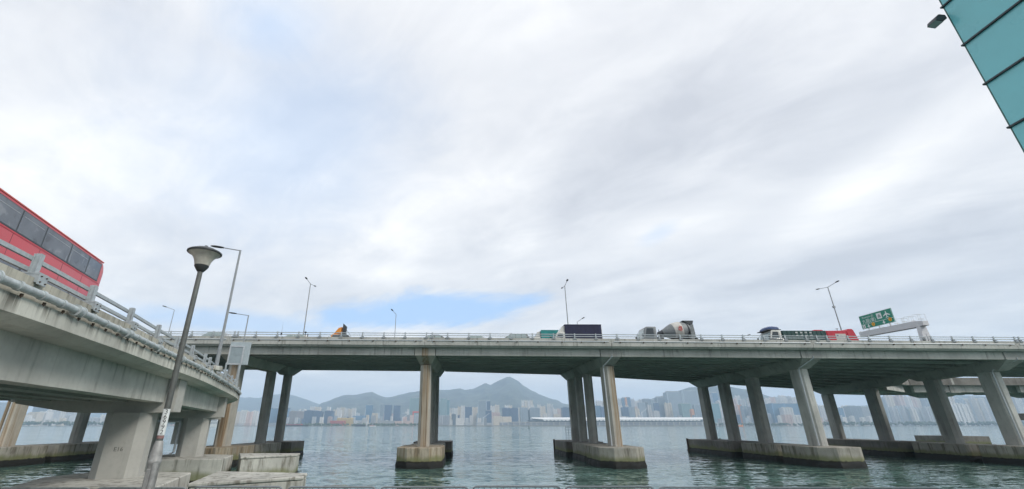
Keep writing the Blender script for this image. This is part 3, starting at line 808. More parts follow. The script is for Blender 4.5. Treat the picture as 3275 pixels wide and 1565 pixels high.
# concrete fender blocks standing in the water beside the ramp
def block(label, pts, top, lip):
    cx = sum(p[0] for p in pts) / len(pts); cy = sum(p[1] for p in pts) / len(pts)
    r = thing('fender_block', label, 'concrete block', (cx, cy, 0), group='fender blocks beside the ramp piers')
    bd_ = MB().extrude(pts, -2.5, top - 0.16).build('body', 'concrete_dolphin', r, (cx, cy, 0), bevel=0.05); growth(pts, bd_, (cx, cy, 0))
    grow = [((x - cx) * 1.012 + cx, (y - cy) * 1.03 + cy) for x, y in pts]
    MB().extrude(grow, top - 0.157, top).build('top_slab', 'concrete_dolphin', r, (cx, cy, 0), bevel=0.04)
block('low streaked concrete block nearest the fence, right of the ramp column', [(-12.0, 21.5), (-8.05, 24.2), (-8.45, 25.9), (-13.6, 26.9)], 2.1, 0)
block('pale streaked concrete block behind the nearest one, in front of the viaduct pile cap', [(-17.9, 38.6), (-14.6, 41.6), (-15.1, 43.7), (-20.5, 43.7)], 2.1, 0)

# ------------------------------------------------------------------ bridges far right
far = thing('parallel_viaduct', 'stained dark concrete viaduct seen behind the main one at far right', 'viaduct', (115, 106, 0))
FO = (115, 106, 0)
for k in range(4):
    x0, x1 = 99 + k * 24, 123 + k * 24
    MB().box(x0 + 0.02, x1 - 0.02, 104.0, 104.4, 12.75, 14.35).build('parapet_panel', 'concrete_old', far, FO)
    MB().box(x0 + 0.02, x1 - 0.02, 104.42, 116, 12.75, 13.3).build('deck_slab', 'concrete_under', far, FO)
    for t in range(5): MB().box(x0 + 1.4, x1 - 1.4, 105.0 + t * 2.4, 105.7 + t * 2.4, 11.3, 12.74).build('girder', 'concrete', far, FO)
    xc = x1 + 3.0 - 12 + 1.0
    xp = 109.5 + k * 24
    m = MB(); m.loft([[(xp - 1.1, y, 12.74), (xp + 1.1, y, 12.74), (xp + 1.1, y, zb), (xp - 1.1, y, zb)] for y, zb in ((104.8, 11.2), (107.2, 10.5), (113, 10.5), (115.4, 11.2))])
    ch = m.build('crosshead', 'concrete', far, FO)
    MB().extrude(octagon(xp, 110, 0.9, 1.4, 0.4), -2, 10.52).build('column', 'concrete_column', ch, FO)
    MB().box(xp - 1.0, xp - 0.55, 103.985, 103.998, 12.8, 14.3).build('joint_cover', 'concrete_fascia', far, FO)
    MB().box(xp - 3.0, xp + 3.0, 104.5, 115.5, -2.5, 2.2).build('pile_cap', 'concrete_cap_dark', far, FO)
m = MB(); m.loft([[(68.4, 76.0, 10.9), (68.4, 76.0, 12.5), (68.4, 76.4, 12.5), (68.4, 76.4, 10.9)], [(98.9, 104.0, 12.75), (98.9, 104.0, 14.35), (98.9, 104.4, 14.35), (98.9, 104.4, 12.75)]]); m.build('parapet_panel', 'concrete_old', far, FO)
m = MB(); m.loft([[(68.4, 76.42, 10.95), (68.4, 76.42, 11.5), (68.4, 90.5, 11.5), (68.4, 90.5, 10.95)], [(98.9, 104.42, 12.75), (98.9, 104.42, 13.3), (98.9, 116, 13.3), (98.9, 116, 12.75)]]); m.build('deck_slab', 'concrete_under', far, FO)
for t in range(5):
    m = MB(); y0, y1 = 77.2 + t * 2.8, 105.0 + t * 2.4
    m.loft([[(69.4, y0, 9.9), (69.4, y0 + 0.7, 9.9), (69.4, y0 + 0.7, 10.94), (69.4, y0, 10.94)], [(98.2, y1, 11.3), (98.2, y1 + 0.7, 11.3), (98.2, y1 + 0.7, 12.70), (98.2, y1, 12.70)]]); m.build('girder', 'concrete', far, FO)
slip = thing('slip_road_bridge', 'low slip road bridge with railing at the right edge, under the viaduct', 'bridge', (104, 84, 0))
SO = (104, 84, 0)
MB().loft([[(97.5, 80, 5.3), (97.5, 80, 6.35), (97.5, 88, 6.35), (97.5, 88, 5.3)], [(135, 76, 4.9), (135, 76, 6.35), (135, 84, 6.35), (135, 84, 4.9)]]).build('deck', 'concrete_old', slip, SO)
for k in range(13):
    x = 97.8 + k * 1.5; y = 80.15 - (x - 97.5) * 4 / 37.5
    MB().box(x - 0.06, x + 0.06, y - 0.06, y + 0.06, 6.35, 7.35).build('railing_post', 'dark_metal', slip, SO)
for z in (7.0, 7.35): MB().bar((97.5, 80.12, z), (118, 77.93, z), 0.1, 0.1).build('rail', 'site_yellow' if z > 7.2 else 'boat_white', slip, SO)
for xx in (103.5, 120): MB().extrude(octagon(xx, 84, 0.7, 0.9, 0.3), -2, 5.3).build('column', 'concrete_column', slip, SO)
for k, (xx, lab) in enumerate(((98.6, 'left'), (101.4, 'right'))):
    c = thing('chevron_sign', 'black and white chevron board, %s one on the slip road railing at right edge' % lab, 'road sign', (xx, 79.6, 6.4), group='chevron boards')
    MB().box(-0.75, 0.75, -0.05, 0.0, 1.0, 2.4).build('board', 'chevron_white', c)
    MB().loft([[(x_, y_, z_) for x_, z_ in ((-0.7, 1.05), (-0.15, 1.05), (0.4, 1.7), (-0.15, 2.35), (-0.7, 2.35), (-0.15, 1.7))] for y_ in (-0.06, -0.056)]).build('chevron', 'black_ink', c)
    for q in (-0.5, 0.5): MB().box(q - 0.04, q + 0.04, 0.003, 0.08, 0.0, 2.2).build('post', 'galvanised', c)

# ------------------------------------------------------------------ teal clad building, right
TX, TY = 14.78, 10.0
bld = thing('teal_clad_building', 'building with large teal glass panels and dark mullions at upper right corner', 'building', (TX + 6, 2, PROM))
TO = (TX + 6, 2, PROM)
MB().box(TX + 0.12, TX + 12, -9.9, TY - 0.1, PROM, 19.9).build('core_wall', 'concrete', bld, TO)
lev = [CAM_Z + v for v in (-2.38, -0.78, 0.74, 2.24, 3.05, 4.55, 6.05, 7.54, 9.04, 10.51, 12.07, 13.6, 15.1)]
for z0, z1 in zip(lev, lev[1:]):
    for k in range(5):
        y1 = TY - 0.02 - k * 3.98; y0 = y1 - 3.96
        MB().box(TX, TX + 0.05, y0, y1, z0 + 0.02, z1 - 0.02).build('glass_panel', 'teal_panel', bld, TO)
for z in lev:
    MB().box(TX - 0.06, TX + 0.06, -9.9, TY + 0.04, z - 0.024, z + 0.024).build('mullion', 'mullion', bld, TO)
MB().box(TX - 0.004, TX + 0.09, TY - 0.019, TY + 0.012, PROM, 19.4).build('edge_strip', 'edge_green', bld, TO)
FS = 0.78
fl = thing('floodlight', 'small black floodlight bracketed to the edge of the teal building', 'floodlight', (TX + 0.05, TY + 0.05, CAM_Z + 11.78))
m = MB(); m.profile([(-0.08, 0.02), (-0.32, 0.06), (-0.50, -0.10), (-0.56, -0.26), (-0.28, -0.32), (-0.06, -0.16)], -0.02, 0.36); m.build('housing', 'dark_metal', fl, bevel=0.02)
MB().add([(-0.575, 0.0, -0.27), (-0.27, 0.0, -0.335), (-0.27, 0.34, -0.335), (-0.575, 0.34, -0.27)], [(0, 1, 2, 3)]).build('lens', 'pale_glass', fl)
m = MB(); m.bar((0.06, 0.17, 0.10), (-0.2, 0.17, 0.02), 0.05, 0.05); m.bar((0.06, 0.17, -0.02), (-0.14, 0.17, -0.1), 0.04, 0.04); m.build('bracket', 'dark_metal', fl)
fl.scale = (FS, FS, FS)

# ================================================================== STREET FURNITURE
# promenade lamp with a trumpet-shaped bowl
lx, ly = -6.77, 10.6
lamp = thing('promenade_lamp', 'dark post lamp with trumpet shaped bowl and number plate on the promenade', 'street lamp', (lx, ly, PROM))
def zz(rel): return CAM_Z + rel - PROM
MB().lathe([(0.16, 0.0), (0.16, 0.03), (0.125, 0.05), (0.118, 1.62), (0.132, 1.64), (0.132, 1.70), (0.12, 1.72), (0.12, 1.82), (0.082, 2.07), (0.072, 2.09)], 16).build('base_casing', 'lamp_casing', lamp, smooth=True)
MB().box(-0.05, 0.05, -0.135, -0.11, 0.4, 1.55).build('access_door', 'lamp_casing', lamp, bevel=0.015)
MB().tube([(0.085, -0.085, 0.0), (0.085, -0.085, 1.66)], 0.06, 10).build('cable_duct', 'lamp_casing', lamp, smooth=True)
MB().tube([(0, 0, 2.09), (0, 0, 5.98)], 0.066, 14, 0.058).build('pole', 'lamp_pole', lamp, smooth=True)
pl = MB(); pl.tube([(0, 0, 2.20), (0, 0, 2.74)], 0.0695, 14); pl = pl.build('number_plate', 'sign_white', lamp, smooth=True)
MB().tube([(0, 0, 2.135), (0, 0, 2.197)], 0.069, 14).build('red_band', 'faded_red', lamp, smooth=True)
va = math.atan2(-ly, -lx)
for k, ch in enumerate('36992'):
    me = text_mesh(ch, 0.135)
    link('digit', me, 'black_ink', pl, (math.cos(va) * 0.0725, math.sin(va) * 0.0725, 2.68 - k * 0.105), (math.pi / 2, 0, va + math.pi / 2))
MB().lathe([(0.06, 5.98), (0.075, 5.985), (0.115, 6.04), (0.165, 6.12), (0.165, 6.14), (0.16, 6.145)], 20).build('lamp_cup', 'lamp_dark', lamp, smooth=True)
MB().lathe([(0.15, 6.146), (0.165, 6.15), (0.178, 6.21), (0.20, 6.28), (0.235, 6.35), (0.285, 6.41), (0.335, 6.45), (0.375, 6.475), (0.36, 6.478)], 24).build('lamp_bowl', 'lamp_bowl', lamp, smooth=True)
cap = MB().lathe([(0.34, 6.470), (0.385, 6.466), (0.40, 6.478), (0.40, 6.505), (0.37, 6.53), (0.22, 6.60), (0.06, 6.635), (0.0, 6.64)], 28).build('lamp_cap', 'lamp_dark', lamp, smooth=True)
MB().lathe([(0.05, 6.63), (0.05, 6.67), (0.03, 6.69), (0.0, 6.695)], 10).build('finial', 'lamp_dark', cap, smooth=True)

# road lamps
def lamp_head(L=0.75):
    m = MB(); rings = []
    for x, w, h in ((0, 0.05, 0.05), (0.08, 0.09, 0.07), (0.30 * L, 0.14, 0.09), (0.7 * L, 0.155, 0.09), (0.92 * L, 0.11, 0.06), (L, 0.03, 0.03)):
        rings.append([(x, w * math.cos(t), h * math.sin(t) * (1 if math.sin(t) > 0 else 0.7)) for t in [2 * math.pi * k / 10 for k in range(10)]])
    m.loft(rings); return m.mesh('lamp_head', smooth=True)
HEAD = lamp_head(); HEAD_BIG = lamp_head(0.95)
def road_lamp(label, base, h, arms, r0=0.09, r1=0.05, mat='pole_grey', head=None, box=False):
    t = thing('road_lamp', label, 'street lamp', base, group='road lamps')
    MB().tube([(0, 0, 0), (0, 0, h * 0.22), (0, 0, h * 0.2201), (0, 0, h)], r0, 8, r1).build('pole', mat, t, smooth=True)
    MB().box(-0.2, 0.2, -0.2, 0.2, 0.0, 0.04).build('base_plate', mat, t)
    for ang, L, rise in arms:
        c, s_ = math.cos(ang), math.sin(ang)
        arm = MB().tube([(0, 0, h - 0.03), (c * L, s_ * L, h - 0.03 + rise)], 0.035, 8).build('arm', mat, t, smooth=True)
        link('lamp_head', head or HEAD, 'lamp_dark' if mat != 'galvanised' else 'pole_grey', arm, (c * L, s_ * L, h - 0.03 + rise), (0, -math.atan2(rise, L) * 0.8, ang))
    if box: MB().box(-0.14, 0.14, -0.1, 0.14, h * 0.68, h * 0.68 + 0.3).build('control_box', 'pole_grey', t)
    return t
p, n = rp_at(arc_near(-16.4, 29.9)); q = p + n * 0.30
road_lamp('tall single arm lamp standing on a plinth at the ramp edge, behind the bowl lamp', (q.x + 0.2, q.y, 7.983), 8.15, [(math.atan2(-0.12, -1), 1.15, 0.16)], 0.13, 0.07, 'pole_grey', HEAD_BIG)
p, n = rp_at(arc_near(-24.9, 50.0)); q = p + n * 0.30
road_lamp('shorter single arm lamp rising behind the blank grey sign at the ramp bend', (q.x + 0.05, q.y, 7.705), 8.3, [(math.atan2(-0.05, -1), 1.35, 0.2)], 0.11, 0.06, 'pole_grey', HEAD_BIG)
for px_, lab in ((989, 'left double headed lamp on the viaduct, above the orange truck side'), (1808, 'middle double headed lamp on the viaduct, beside the navy box truck'), (2645, 'right double headed lamp on the viaduct, left of the green sign')):
    s = {989: -23.9, 1808: 14.5, 2645: 54.6}[px_]
    x, y, z = BP(s, 9.59, Z_ROAD + 0.85)
    road_lamp(lab, (x, y, z + 0.003), {989: 9.6, 1808: 9.65, 2645: 10.15}[px_], [(-math.pi / 2, 1.6, 0.22), (math.pi / 2, 1.6, 0.22)], 0.13, 0.06, 'pole_grey', None, px_ == 2645)
for s, tofs, h, ang, lab in ((-52.3, 0, 9.0, -2.6, 'thin lamp on the far parapet at left, above the ramp railing'), (-13.05, 0, 8.6, -1.9, 'thin lamp on the far parapet against the blue gap in the clouds'),
                             (20.4, 0, 8.6, -1.0, 'small lamp peeping over the navy box truck roof'), (62.0, 0, 6.4, -0.3, 'low lamp head seen over the railing between cement mixer and tipper truck')):
    x, y, z = BP(s, lerp_table(TB, s) - 0.2, Z_TOP)
    if h == 6.4:
        x, y, z = 57.5, 101.0, 14.36; h = 9.4
        x = at(2370, 1070, 101.0).x
    road_lamp(lab, (x, y, z + 0.003), h - 0.8, [(ang, 1.2, 0.35)], 0.09, 0.05, 'pole_grey')

# slender whip aerial and a sensor post on the front railing
x, y, z = BP(-23.3, 0.25, Z_TOP)
ae = thing('aerial', 'slender whip aerial clamped to the viaduct railing, left of the orange truck', 'aerial', (x, y, z + 0.003))
MB().tube([(0.16, 0, 0.0), (0.16, 0, 1.75)], 0.022, 6, 0.008).build('whip', 'pole_grey', ae); MB().box(0.07, 0.22, -0.06, 0.06, 0.25, 0.45).build('clamp', 'dark_metal', ae)
x, y, z = BP(-20.2, 0.25, Z_TOP)
se = thing('sensor_post', 'short dark sensor post on the viaduct parapet, left of the orange truck', 'sensor', (x, y, z + 0.003))
MB().tube([(0, 0, 0), (0, 0, 0.5)], 0.04, 8).build('post', 'dark_metal', se); MB().lathe([(0.04, 0.45), (0.14, 0.5), (0.15, 0.58), (0.08, 0.64), (0.0, 0.65)], 12).build('sensor_head', 'lamp_dark', se, smooth=True)
MB().box(0.28, 0.36, -0.04, 0.04, 0.0, 0.36).build('junction_box', 'dark_metal', se)

# blank-backed road sign on the ramp edge
sx, sy = RPT(arc_near(-17.3, 32.9), -0.06, 0)[:2]
rs = thing('road_sign', 'grey framed sign panel on two thin legs at the ramp edge', 'road sign', (sx + 0.55, sy + 0.1, 7.30), R(7))
for q in (-0.62, 0.34): MB().box(q - 0.045, q + 0.045, -0.05, 0.05, 0.0, 1.3).build('leg', 'galvanised', rs)
MB().box(-0.62, 0.78, 0.03, 0.20, 1.18, 2.80).build('panel', 'panel_grey', rs, bevel=0.01)
m = MB()
m.box(-0.62, 0.42, -0.03, 0.028, 1.18, 1.27); m.box(-0.62, 0.42, -0.03, 0.028, 2.44, 2.53); m.box(-0.62, -0.52, -0.03, 0.028, 1.272, 2.438); m.box(0.32, 0.42, -0.03, 0.028, 1.272, 2.438)
m.build('frame', 'galvanised_pale', rs)
for z0, z1 in ((1.275, 1.84), (1.85, 2.435)): MB().box(-0.518, 0.318, 0.0, 0.028, z0, z1).build('slat', 'panel_inner', rs)

# overhead direction sign on a cantilever gantry
GX = 67.35
gt = thing('sign_gantry', 'pale cantilever sign gantry with an inclined-looking arm over the viaduct at right', 'gantry', (GX, 65.8, 12.9))
GO = (GX, 65.8, 12.9)
m = MB(); m.loft([[(GX - 0.45, y, zb), (GX + 0.45, y, zb), (GX + 0.45, y, zt), (GX - 0.45, y, zt)] for y, zb, zt in ((64.9, 18.05, 18.75), (66.6, 18.0, 18.95), (76.2, 18.35, 19.2))])
arm = m.build('arm', 'gantry_paint', gt, GO, bevel=0.03)
for dx_ in (-0.55, 0.55):
    m = MB(); m.loft([[(GX + dx_ * 0.35 - 0.24, 65.5, 18.04), (GX + dx_ * 0.35 + 0.24, 65.5, 18.04), (GX + dx_ * 0.35 + 0.24, 66.1, 18.04), (GX + dx_ * 0.35 - 0.24, 66.1, 18.04)],
                      [(GX + dx_ - 0.28, 65.4, 12.75), (GX + dx_ + 0.28, 65.4, 12.75), (GX + dx_ + 0.28, 66.2, 12.75), (GX + dx_ - 0.28, 66.2, 12.75)]])
    m.build('leg', 'gantry_paint', gt, GO)
for k in range(9):
    y = 65.2 + k * 1.35
    MB().box(GX - 0.36, GX + 0.36, y, y + 0.06, 19.22 if k > 1 else 19.0, 19.30 if k > 1 else 19.1).build('walkway_bracket', 'gantry_paint', arm, GO)
for y0, y1 in ((65.0, 66.1), (66.4, 67.6), (67.8, 68.8)):
    for xx in (-0.4, 0.4): MB().tube([(GX + xx, y0, 18.8), (GX + xx, y0, 19.75), (GX + xx, y1, 19.85), (GX + xx, y1, 18.9)], 0.03, 6).build('guard_rail', 'white_paint', gt, GO)
MB().box(GX - 0.72, GX - 0.5, 65.3, 65.6, 15.3, 16.3).build('control_box', 'dark_metal', gt, GO)
sg = thing('direction_sign', 'green overhead direction sign with airport symbol and yellow route badges', 'road sign', (GX - 0.55, 72.0, 20.55))
sg.rotation_euler = (math.pi / 2, 0, -math.pi / 2)
MB().box(-3.1, 3.1, -1.12, 1.12, -0.08, 0.0).build('board', 'sign_green', sg)
m = MB()
for a_ in ((-3.1, 3.1, 1.07, 1.12), (-3.1, 3.1, -1.12, -1.07)): m.box(a_[0], a_[1], a_[2], a_[3], 0.003, 0.010)
for a_ in ((-3.1, -3.05), (3.05, 3.1)): m.box(a_[0], a_[1], -1.068, 1.068, 0.003, 0.010)
m.build('border', 'sign_white', sg)
MB().box(-3.045, 3.045, -0.41, -0.36, 0.003, 0.010).build('divider', 'sign_white', sg)
link('lettering', text_mesh('Kowloon (E)', 0.44), 'sign_white', sg, (-1.40, 0.70, 0.012))
link('lettering', text_mesh('九龍(東)', 0.74), 'sign_white', sg, (-1.35, 0.02, 0.012))
def tunnel(u, v, s_):
    MB().box(u - s_, u + s_, v - s_, v + s_, 0.003, 0.009).build('tunnel_symbol', 'sign_white', sg)
    m = MB(); pts = [(u + s_ * 0.62 * math.cos(t), v - s_ * 0.6 + s_ * 1.15 * math.sin(t)) for t in [math.pi * k / 8 for k in range(9)]]
    m.loft([[(a_, b_, z_) for a_, b_ in pts] for z_ in (0.0095, 0.012)]); m.build('tunnel_mouth', 'sign_grey', sg)
tunnel(0.72, 0.38, 0.46); tunnel(-2.62, -0.74, 0.27)
m = MB(); U, V = 2.05, 0.34
def poly(pts): m.loft([[(U + a_, V + b_, z_) for a_, b_ in pts] for z_ in (0.003, 0.010)])
poly([(-0.07, -0.5), (0.07, -0.5), (0.08, 0.42), (0.0, 0.58), (-0.08, 0.42)])
poly([(0.081, 0.22), (0.62, -0.12), (0.62, -0.24), (0.081, -0.06)]); poly([(-0.081, 0.22), (-0.62, -0.12), (-0.62, -0.24), (-0.081, -0.06)])
poly([(0.071, -0.34), (0.26, -0.5), (0.26, -0.58), (0.071, -0.49)]); poly([(-0.071, -0.34), (-0.26, -0.5), (-0.26, -0.58), (-0.071, -0.49)])
m.build('airport_symbol', 'sign_white', sg)
for u in (-1.72, 1.20):
    m = MB(); U, V = u, -0.74
    poly([(-0.1, 0.26), (0.1, 0.26), (0.1, 0.0), (0.3, 0.0), (0.0, -0.28), (-0.3, 0.0), (-0.1, 0.0)]); m.build('arrow', 'sign_white', sg)
for u, v in ((-0.78, -0.66), (2.42, -0.56)):
    bd = MB().extrude([(u + 0.31 * math.cos(2 * math.pi * k / 18), v + 0.31 * math.sin(2 * math.pi * k / 18)) for k in range(18)], 0.011, 0.018).build('route_badge', 'sign_yellow', sg)
    link('route_number', text_mesh('2', 0.46), 'black_ink', bd, (u, v, 0.021))
for u in (-2.0, 0.0, 2.0): MB().box(u - 0.06, u + 0.06, -1.6, 1.0, -0.20, -0.084).build('mount_bar', 'gantry_paint', sg)

# crowd barriers along the edge of the promenade
def barrier_meshes():
    W, H = 2.02, 1.10
    path = []
    rc = 0.11
    def corner(cx, cz, a0):
        return [(cx + rc * math.cos(a0 - k * math.pi / 8), 0, cz + rc * math.sin(a0 - k * math.pi / 8)) for k in range(5)]
    path = [(-W / 2, 0, 0.12)] + corner(-W / 2 + rc, H - rc, math.pi) + corner(W / 2 - rc, H - rc, math.pi / 2) + [(W / 2, 0, 0.12)]
    m = MB(); m.tube(path, 0.021, 8); m.tube([(-W / 2, 0, 0.2), (W / 2, 0, 0.2)], 0.018, 8)
    f = m.mesh('frame', smooth=True)
    b = MB().tube([(0, 0, 0.2), (0, 0, H - 0.012)], 0.009, 6).mesh('bar')
    ft = MB().tube([(0, -0.28, 0.0), (0, -0.26, 0.06), (0, 0, 0.12), (0, 0.26, 0.06), (0, 0.28, 0.0)], 0.018, 6).mesh('foot')
    return f, b, ft
BF, BB, BT = barrier_meshes()
xs = [-9.42 + 2.10 * k for k in range(-1, 11)]
ordn = ['first', 'second', 'third', 'fourth', 'fifth', 'sixth', 'seventh', 'eighth', 'ninth', 'tenth', 'eleventh', 'twelfth']
for k, x in enumerate(xs):
    t = thing('crowd_barrier', 'grey steel crowd barrier at the bottom edge, %s from the left' % ordn[k], 'barrier', (x, 11.46 - 0.0035 * x * x + random.uniform(-0.02, 0.02), PROM + random.uniform(-0.006, 0.012)), R(random.uniform(-0.5, 0.5)), 'crowd barriers along the water edge')
    link('frame', BF, 'barrier_steel', t)
    for j in range(13): link('bar', BB, 'barrier_steel', t, (-0.87 + j * 0.145, 0, 0))
    for q in (-0.8, 0.8): link('foot', BT, 'barrier_steel', t, (q, 0, 0.02))

# ================================================================== VEHICLES
def wheel_mesh(r, w):
    n = 16; m = MB(); rings = []
    for rr, y in ((r * 0.62, -w / 2), (r * 0.95, -w / 2), (r, -w * 0.35), (r, w * 0.35), (r * 0.95, w / 2), (r * 0.62, w / 2)):
        rings.append([(rr * math.cos(2 * math.pi * k / n), y, rr * math.sin(2 * math.pi * k / n)) for k in range(n)])
    m.loft(rings); ty = m.mesh('wheel', smooth=True)
    m = MB(); rings = []
    for rr, y in ((r * 0.6, -w / 2 - 0.004), (r * 0.6, w / 2 + 0.004)):
        rings.append([(rr * math.cos(2 * math.pi * k / n), y, rr * math.sin(2 * math.pi * k / n)) for k in range(n)])
    m.loft(rings); rm = m.mesh('rim', smooth=True)
    return ty, rm
TRUCK_W = wheel_mesh(0.48, 0.3); CAR_W = wheel_mesh(0.32, 0.21)
def wheels(root, xs_, y, W, r):
    for x in xs_:
        for s_ in (-1, 1):
            w = link('wheel', W[0], 'black_rubber', root, (x, s_ * y, r)); link('rim', W[1], 'chrome_dull', w)
def vroot(name, label, cat, s, t, group, face=-1):
    x, y, z = BP(s, t, Z_ROAD)
    o = thing(name, label, cat, (x, y, z + 0.004), (math.pi if face < 0 else 0) + math.atan(BK), group)
    if cat == 'truck': o.scale = (0.98, 0.97, 0.955)
    return o
def cab(root, L, H, W, paint, glass='vehicle_glass', deflector=0.0, dpaint=None):
    pr = [(0.0, 0.45), (0.03, 1.15), (-0.02, 1.45), (-0.32, H - 0.12), (-0.48, H), (-L, H), (-L, 0.45)]
    body = MB().profile(pr, -W / 2, W / 2).build('cab', paint, root, bevel=0.05, smooth=True)
    zt, zb_ = H - 0.22, 1.45
    for s_ in (-1, 1):
        y = s_ * (W / 2 + 0.004)
        x0, x1 = -0.42, -L + 0.38
        m = MB(); m.loft([[(x0 + 0.24, y, zb_ + 0.02), (x1, y, zb_ - 0.04), (x1, y, zt), (x0 - 0.08, y, zt)], [(x0 + 0.24, y - s_ * 0.02, zb_ + 0.02), (x1, y - s_ * 0.02, zb_ - 0.04), (x1, y - s_ * 0.02, zt), (x0 - 0.08, y - s_ * 0.02, zt)]])
        m.build('side_window', glass, root)
        MB().box(-L + 0.28, -L + 0.30, y - 0.01, y + 0.01, 0.6, zt).build('door_gap', 'black_rubber', body)
        MB().box(-L + 0.36, -L + 0.62, y - 0.012, y + 0.022, 1.12, 1.17).build('door_handle', 'dark_metal', root)
        mr = MB(); mr.box(0.06, 0.20, y * 1.06 - 0.1, y * 1.06 + 0.1, 1.55, 2.0); mr.bar((0.12, y * 1.04, 2.0), (-0.3, y * 0.98, H - 0.25), 0.03, 0.03); mr.build('mirror', 'dark_metal', root, bevel=0.015)
    m = MB(); m.loft([[(0.0, -W / 2 + 0.12, 1.5), (0.0, W / 2 - 0.12, 1.5), (-0.265, W / 2 - 0.16, H - 0.26), (-0.265, -W / 2 + 0.16, H - 0.26)], [(0.012, -W / 2 + 0.12, 1.5), (0.012, W / 2 - 0.12, 1.5), (-0.252, W / 2 - 0.16, H - 0.26), (-0.252, -W / 2 + 0.16, H - 0.26)]])
    m.build('windscreen', glass if glass != 'vehicle_glass' else 'pale_glass', root)
    MB().box(0.0, 0.09, -W / 2 + 0.05, W / 2 - 0.05, 0.42, 0.78).build('bumper', dpaint or paint, root, bevel=0.03)
    for s_ in (-1, 1): MB().box(0.04, 0.075, s_ * (W / 2 - 0.32) - 0.16, s_ * (W / 2 - 0.32) + 0.16, 0.84, 1.02).build('headlight', 'pale_glass', root)
    if deflector:
        d = MB(); d.loft([[(-0.55, y, H + 0.004), (-0.62, y, H + 0.10), (-L * 0.7, y, H + deflector * 0.86), (-L, y, H + deflector), (-L, y, H + 0.004)] for y in (-W / 2 + 0.1, W / 2 - 0.1)])
        d.build('wind_deflector', dpaint or paint, root, bevel=0.04)
    return body
def chassis(root, x0, x1, z=0.75):
    MB().box(x1, x0, -0.45, 0.45, z - 0.2, z).build('chassis', 'dark_metal', root)

VG = 'trucks on the viaduct'
# navy curtain-sided truck
t = vroot('box_truck', 'truck with navy blue box body and white cab on the viaduct', 'truck', 10.95, 2.9, VG)
cab(t, 1.45, 2.2, 2.1, 'cab_white', deflector=0.88)
MB().box(-6.15, -1.35, -1.12, 1.12, 0.95, 3.18).build('box_body', 'navy_tarp', t, bevel=0.03)
MB().box(-6.18, -1.33, -1.135, 1.135, 3.06, 3.21).build('roof_rail', 'navy_tarp', t, bevel=0.02)
for k in range(8): MB().box(-1.9 - k * 0.55, -1.86 - k * 0.55, 1.122, 1.137, 0.97, 3.05).build('curtain_strap', 'navy_tarp', t)
MB().box(-6.2, -6.155, -1.1, 1.1, 0.95, 3.15).build('rear_door', 'white_paint', t)
chassis(t, -0.5, -6.0); wheels(t, (-0.75, -4.7), 0.92, TRUCK_W, 0.48)
# teal box truck, second lane
t = vroot('box_truck', 'truck with teal box body and cream cab, partly behind the navy truck', 'truck', 8.35, 6.4, VG)
cab(t, 1.35, 2.1, 2.0, 'cab_white', deflector=0.85)
MB().box(-5.3, -1.45, -1.08, 1.08, 0.9, 3.1).build('box_body', 'teal_box', t, bevel=0.03)
for k in range(9): MB().box(-1.75 - k * 0.42, -1.72 - k * 0.42, 1.083, 1.098, 0.95, 3.0).build('box_rib', 'teal_box', t)
MB().box(-5.3, -1.44, 1.083, 1.10, 3.0, 3.08).build('roof_rail', 'teal_box', t)
MB().box(-5.34, -5.302, -1.05, 1.05, 0.92, 3.05).build('rear_door', 'teal_box', t)
chassis(t, -0.5, -5.2); wheels(t, (-0.7, -4.0), 0.88, TRUCK_W, 0.46)
# cement mixer
t = vroot('cement_mixer', 'grey cement mixer truck with white banded drum on the viaduct', 'truck', 22.3, 2.9, VG)
cab(t, 1.75, 3.0, 2.3, 'mixer_cab')
MB().box(-1.2, -0.95, -1.18, 1.18, 0.7, 1.3).build('red_stripe', 'red_mark', t)
def drum(name, prof, mat):
    ax0, ax1 = Vector((-2.35, 0, 2.22)), Vector((-6.7, 0, 2.92)); d = (ax1 - ax0).normalized(); u = Vector((0, 1, 0)); w = d.cross(u)
    m = MB(); n = 28
    m.loft([[ax0 + d * q + (u * math.cos(2 * math.pi * k / n) + w * math.sin(2 * math.pi * k / n)) * r for k in range(n)] for q, r in prof])
    return m.build(name, mat, t, smooth=True)
drum('drum_nose', [(0.0, 0.16), (0.05, 0.26), (0.35, 0.33), (0.62, 0.42)], 'dark_metal')
drum('drum_front', [(0.621, 0.44), (0.9, 0.56), (1.5, 0.86), (1.95, 1.04)], 'mixer_grey')
drum('drum_band', [(1.952, 1.05), (2.3, 1.15), (2.7, 1.19), (3.05, 1.18)], 'mixer_white')
drum('drum_rear', [(3.052, 1.17), (3.5, 1.06), (4.0, 0.86), (4.25, 0.74)], 'mixer_grey')
drum('drum_ring', [(3.85, 0.97), (3.86, 1.0), (4.02, 0.93), (4.03, 0.9)], 'dark_metal')
m = MB()
for (x, z, L_, a_) in ((-5.0, 3.02, 0.34, 0.5), (-4.92, 2.86, 0.40, 0.2), (-5.02, 2.72, 0.36, 0.9), (-4.88, 2.60, 0.44, -0.1), (-5.14, 2.82, 0.5, 1.45), (-4.78, 2.78, 0.44, 1.75), (-4.98, 2.46, 0.32, 0.35)):
    dx_, dz_ = math.cos(a_) * L_ / 2, math.sin(a_) * L_ / 2
    m.bar((x - dx_, 1.185, z - dz_), (x + dx_, 1.185, z + dz_), 0.05, 0.06)
m.build('painted_mark', 'red_mark', t)
m = MB(); m.profile([(-5.75, 3.98), (-7.2, 3.98), (-7.05, 3.55), (-6.75, 3.3), (-6.45, 3.5)], -0.5, 0.5); m.build('hopper', 'dark_metal', t, bevel=0.03)
m = MB(); m.profile([(-6.55, 3.3), (-7.05, 3.5), (-7.15, 2.0), (-6.85, 1.3), (-6.5, 1.4)], -0.55, 0.55); m.build('rear_frame', 'mixer_grey', t, bevel=0.03)
m = MB()
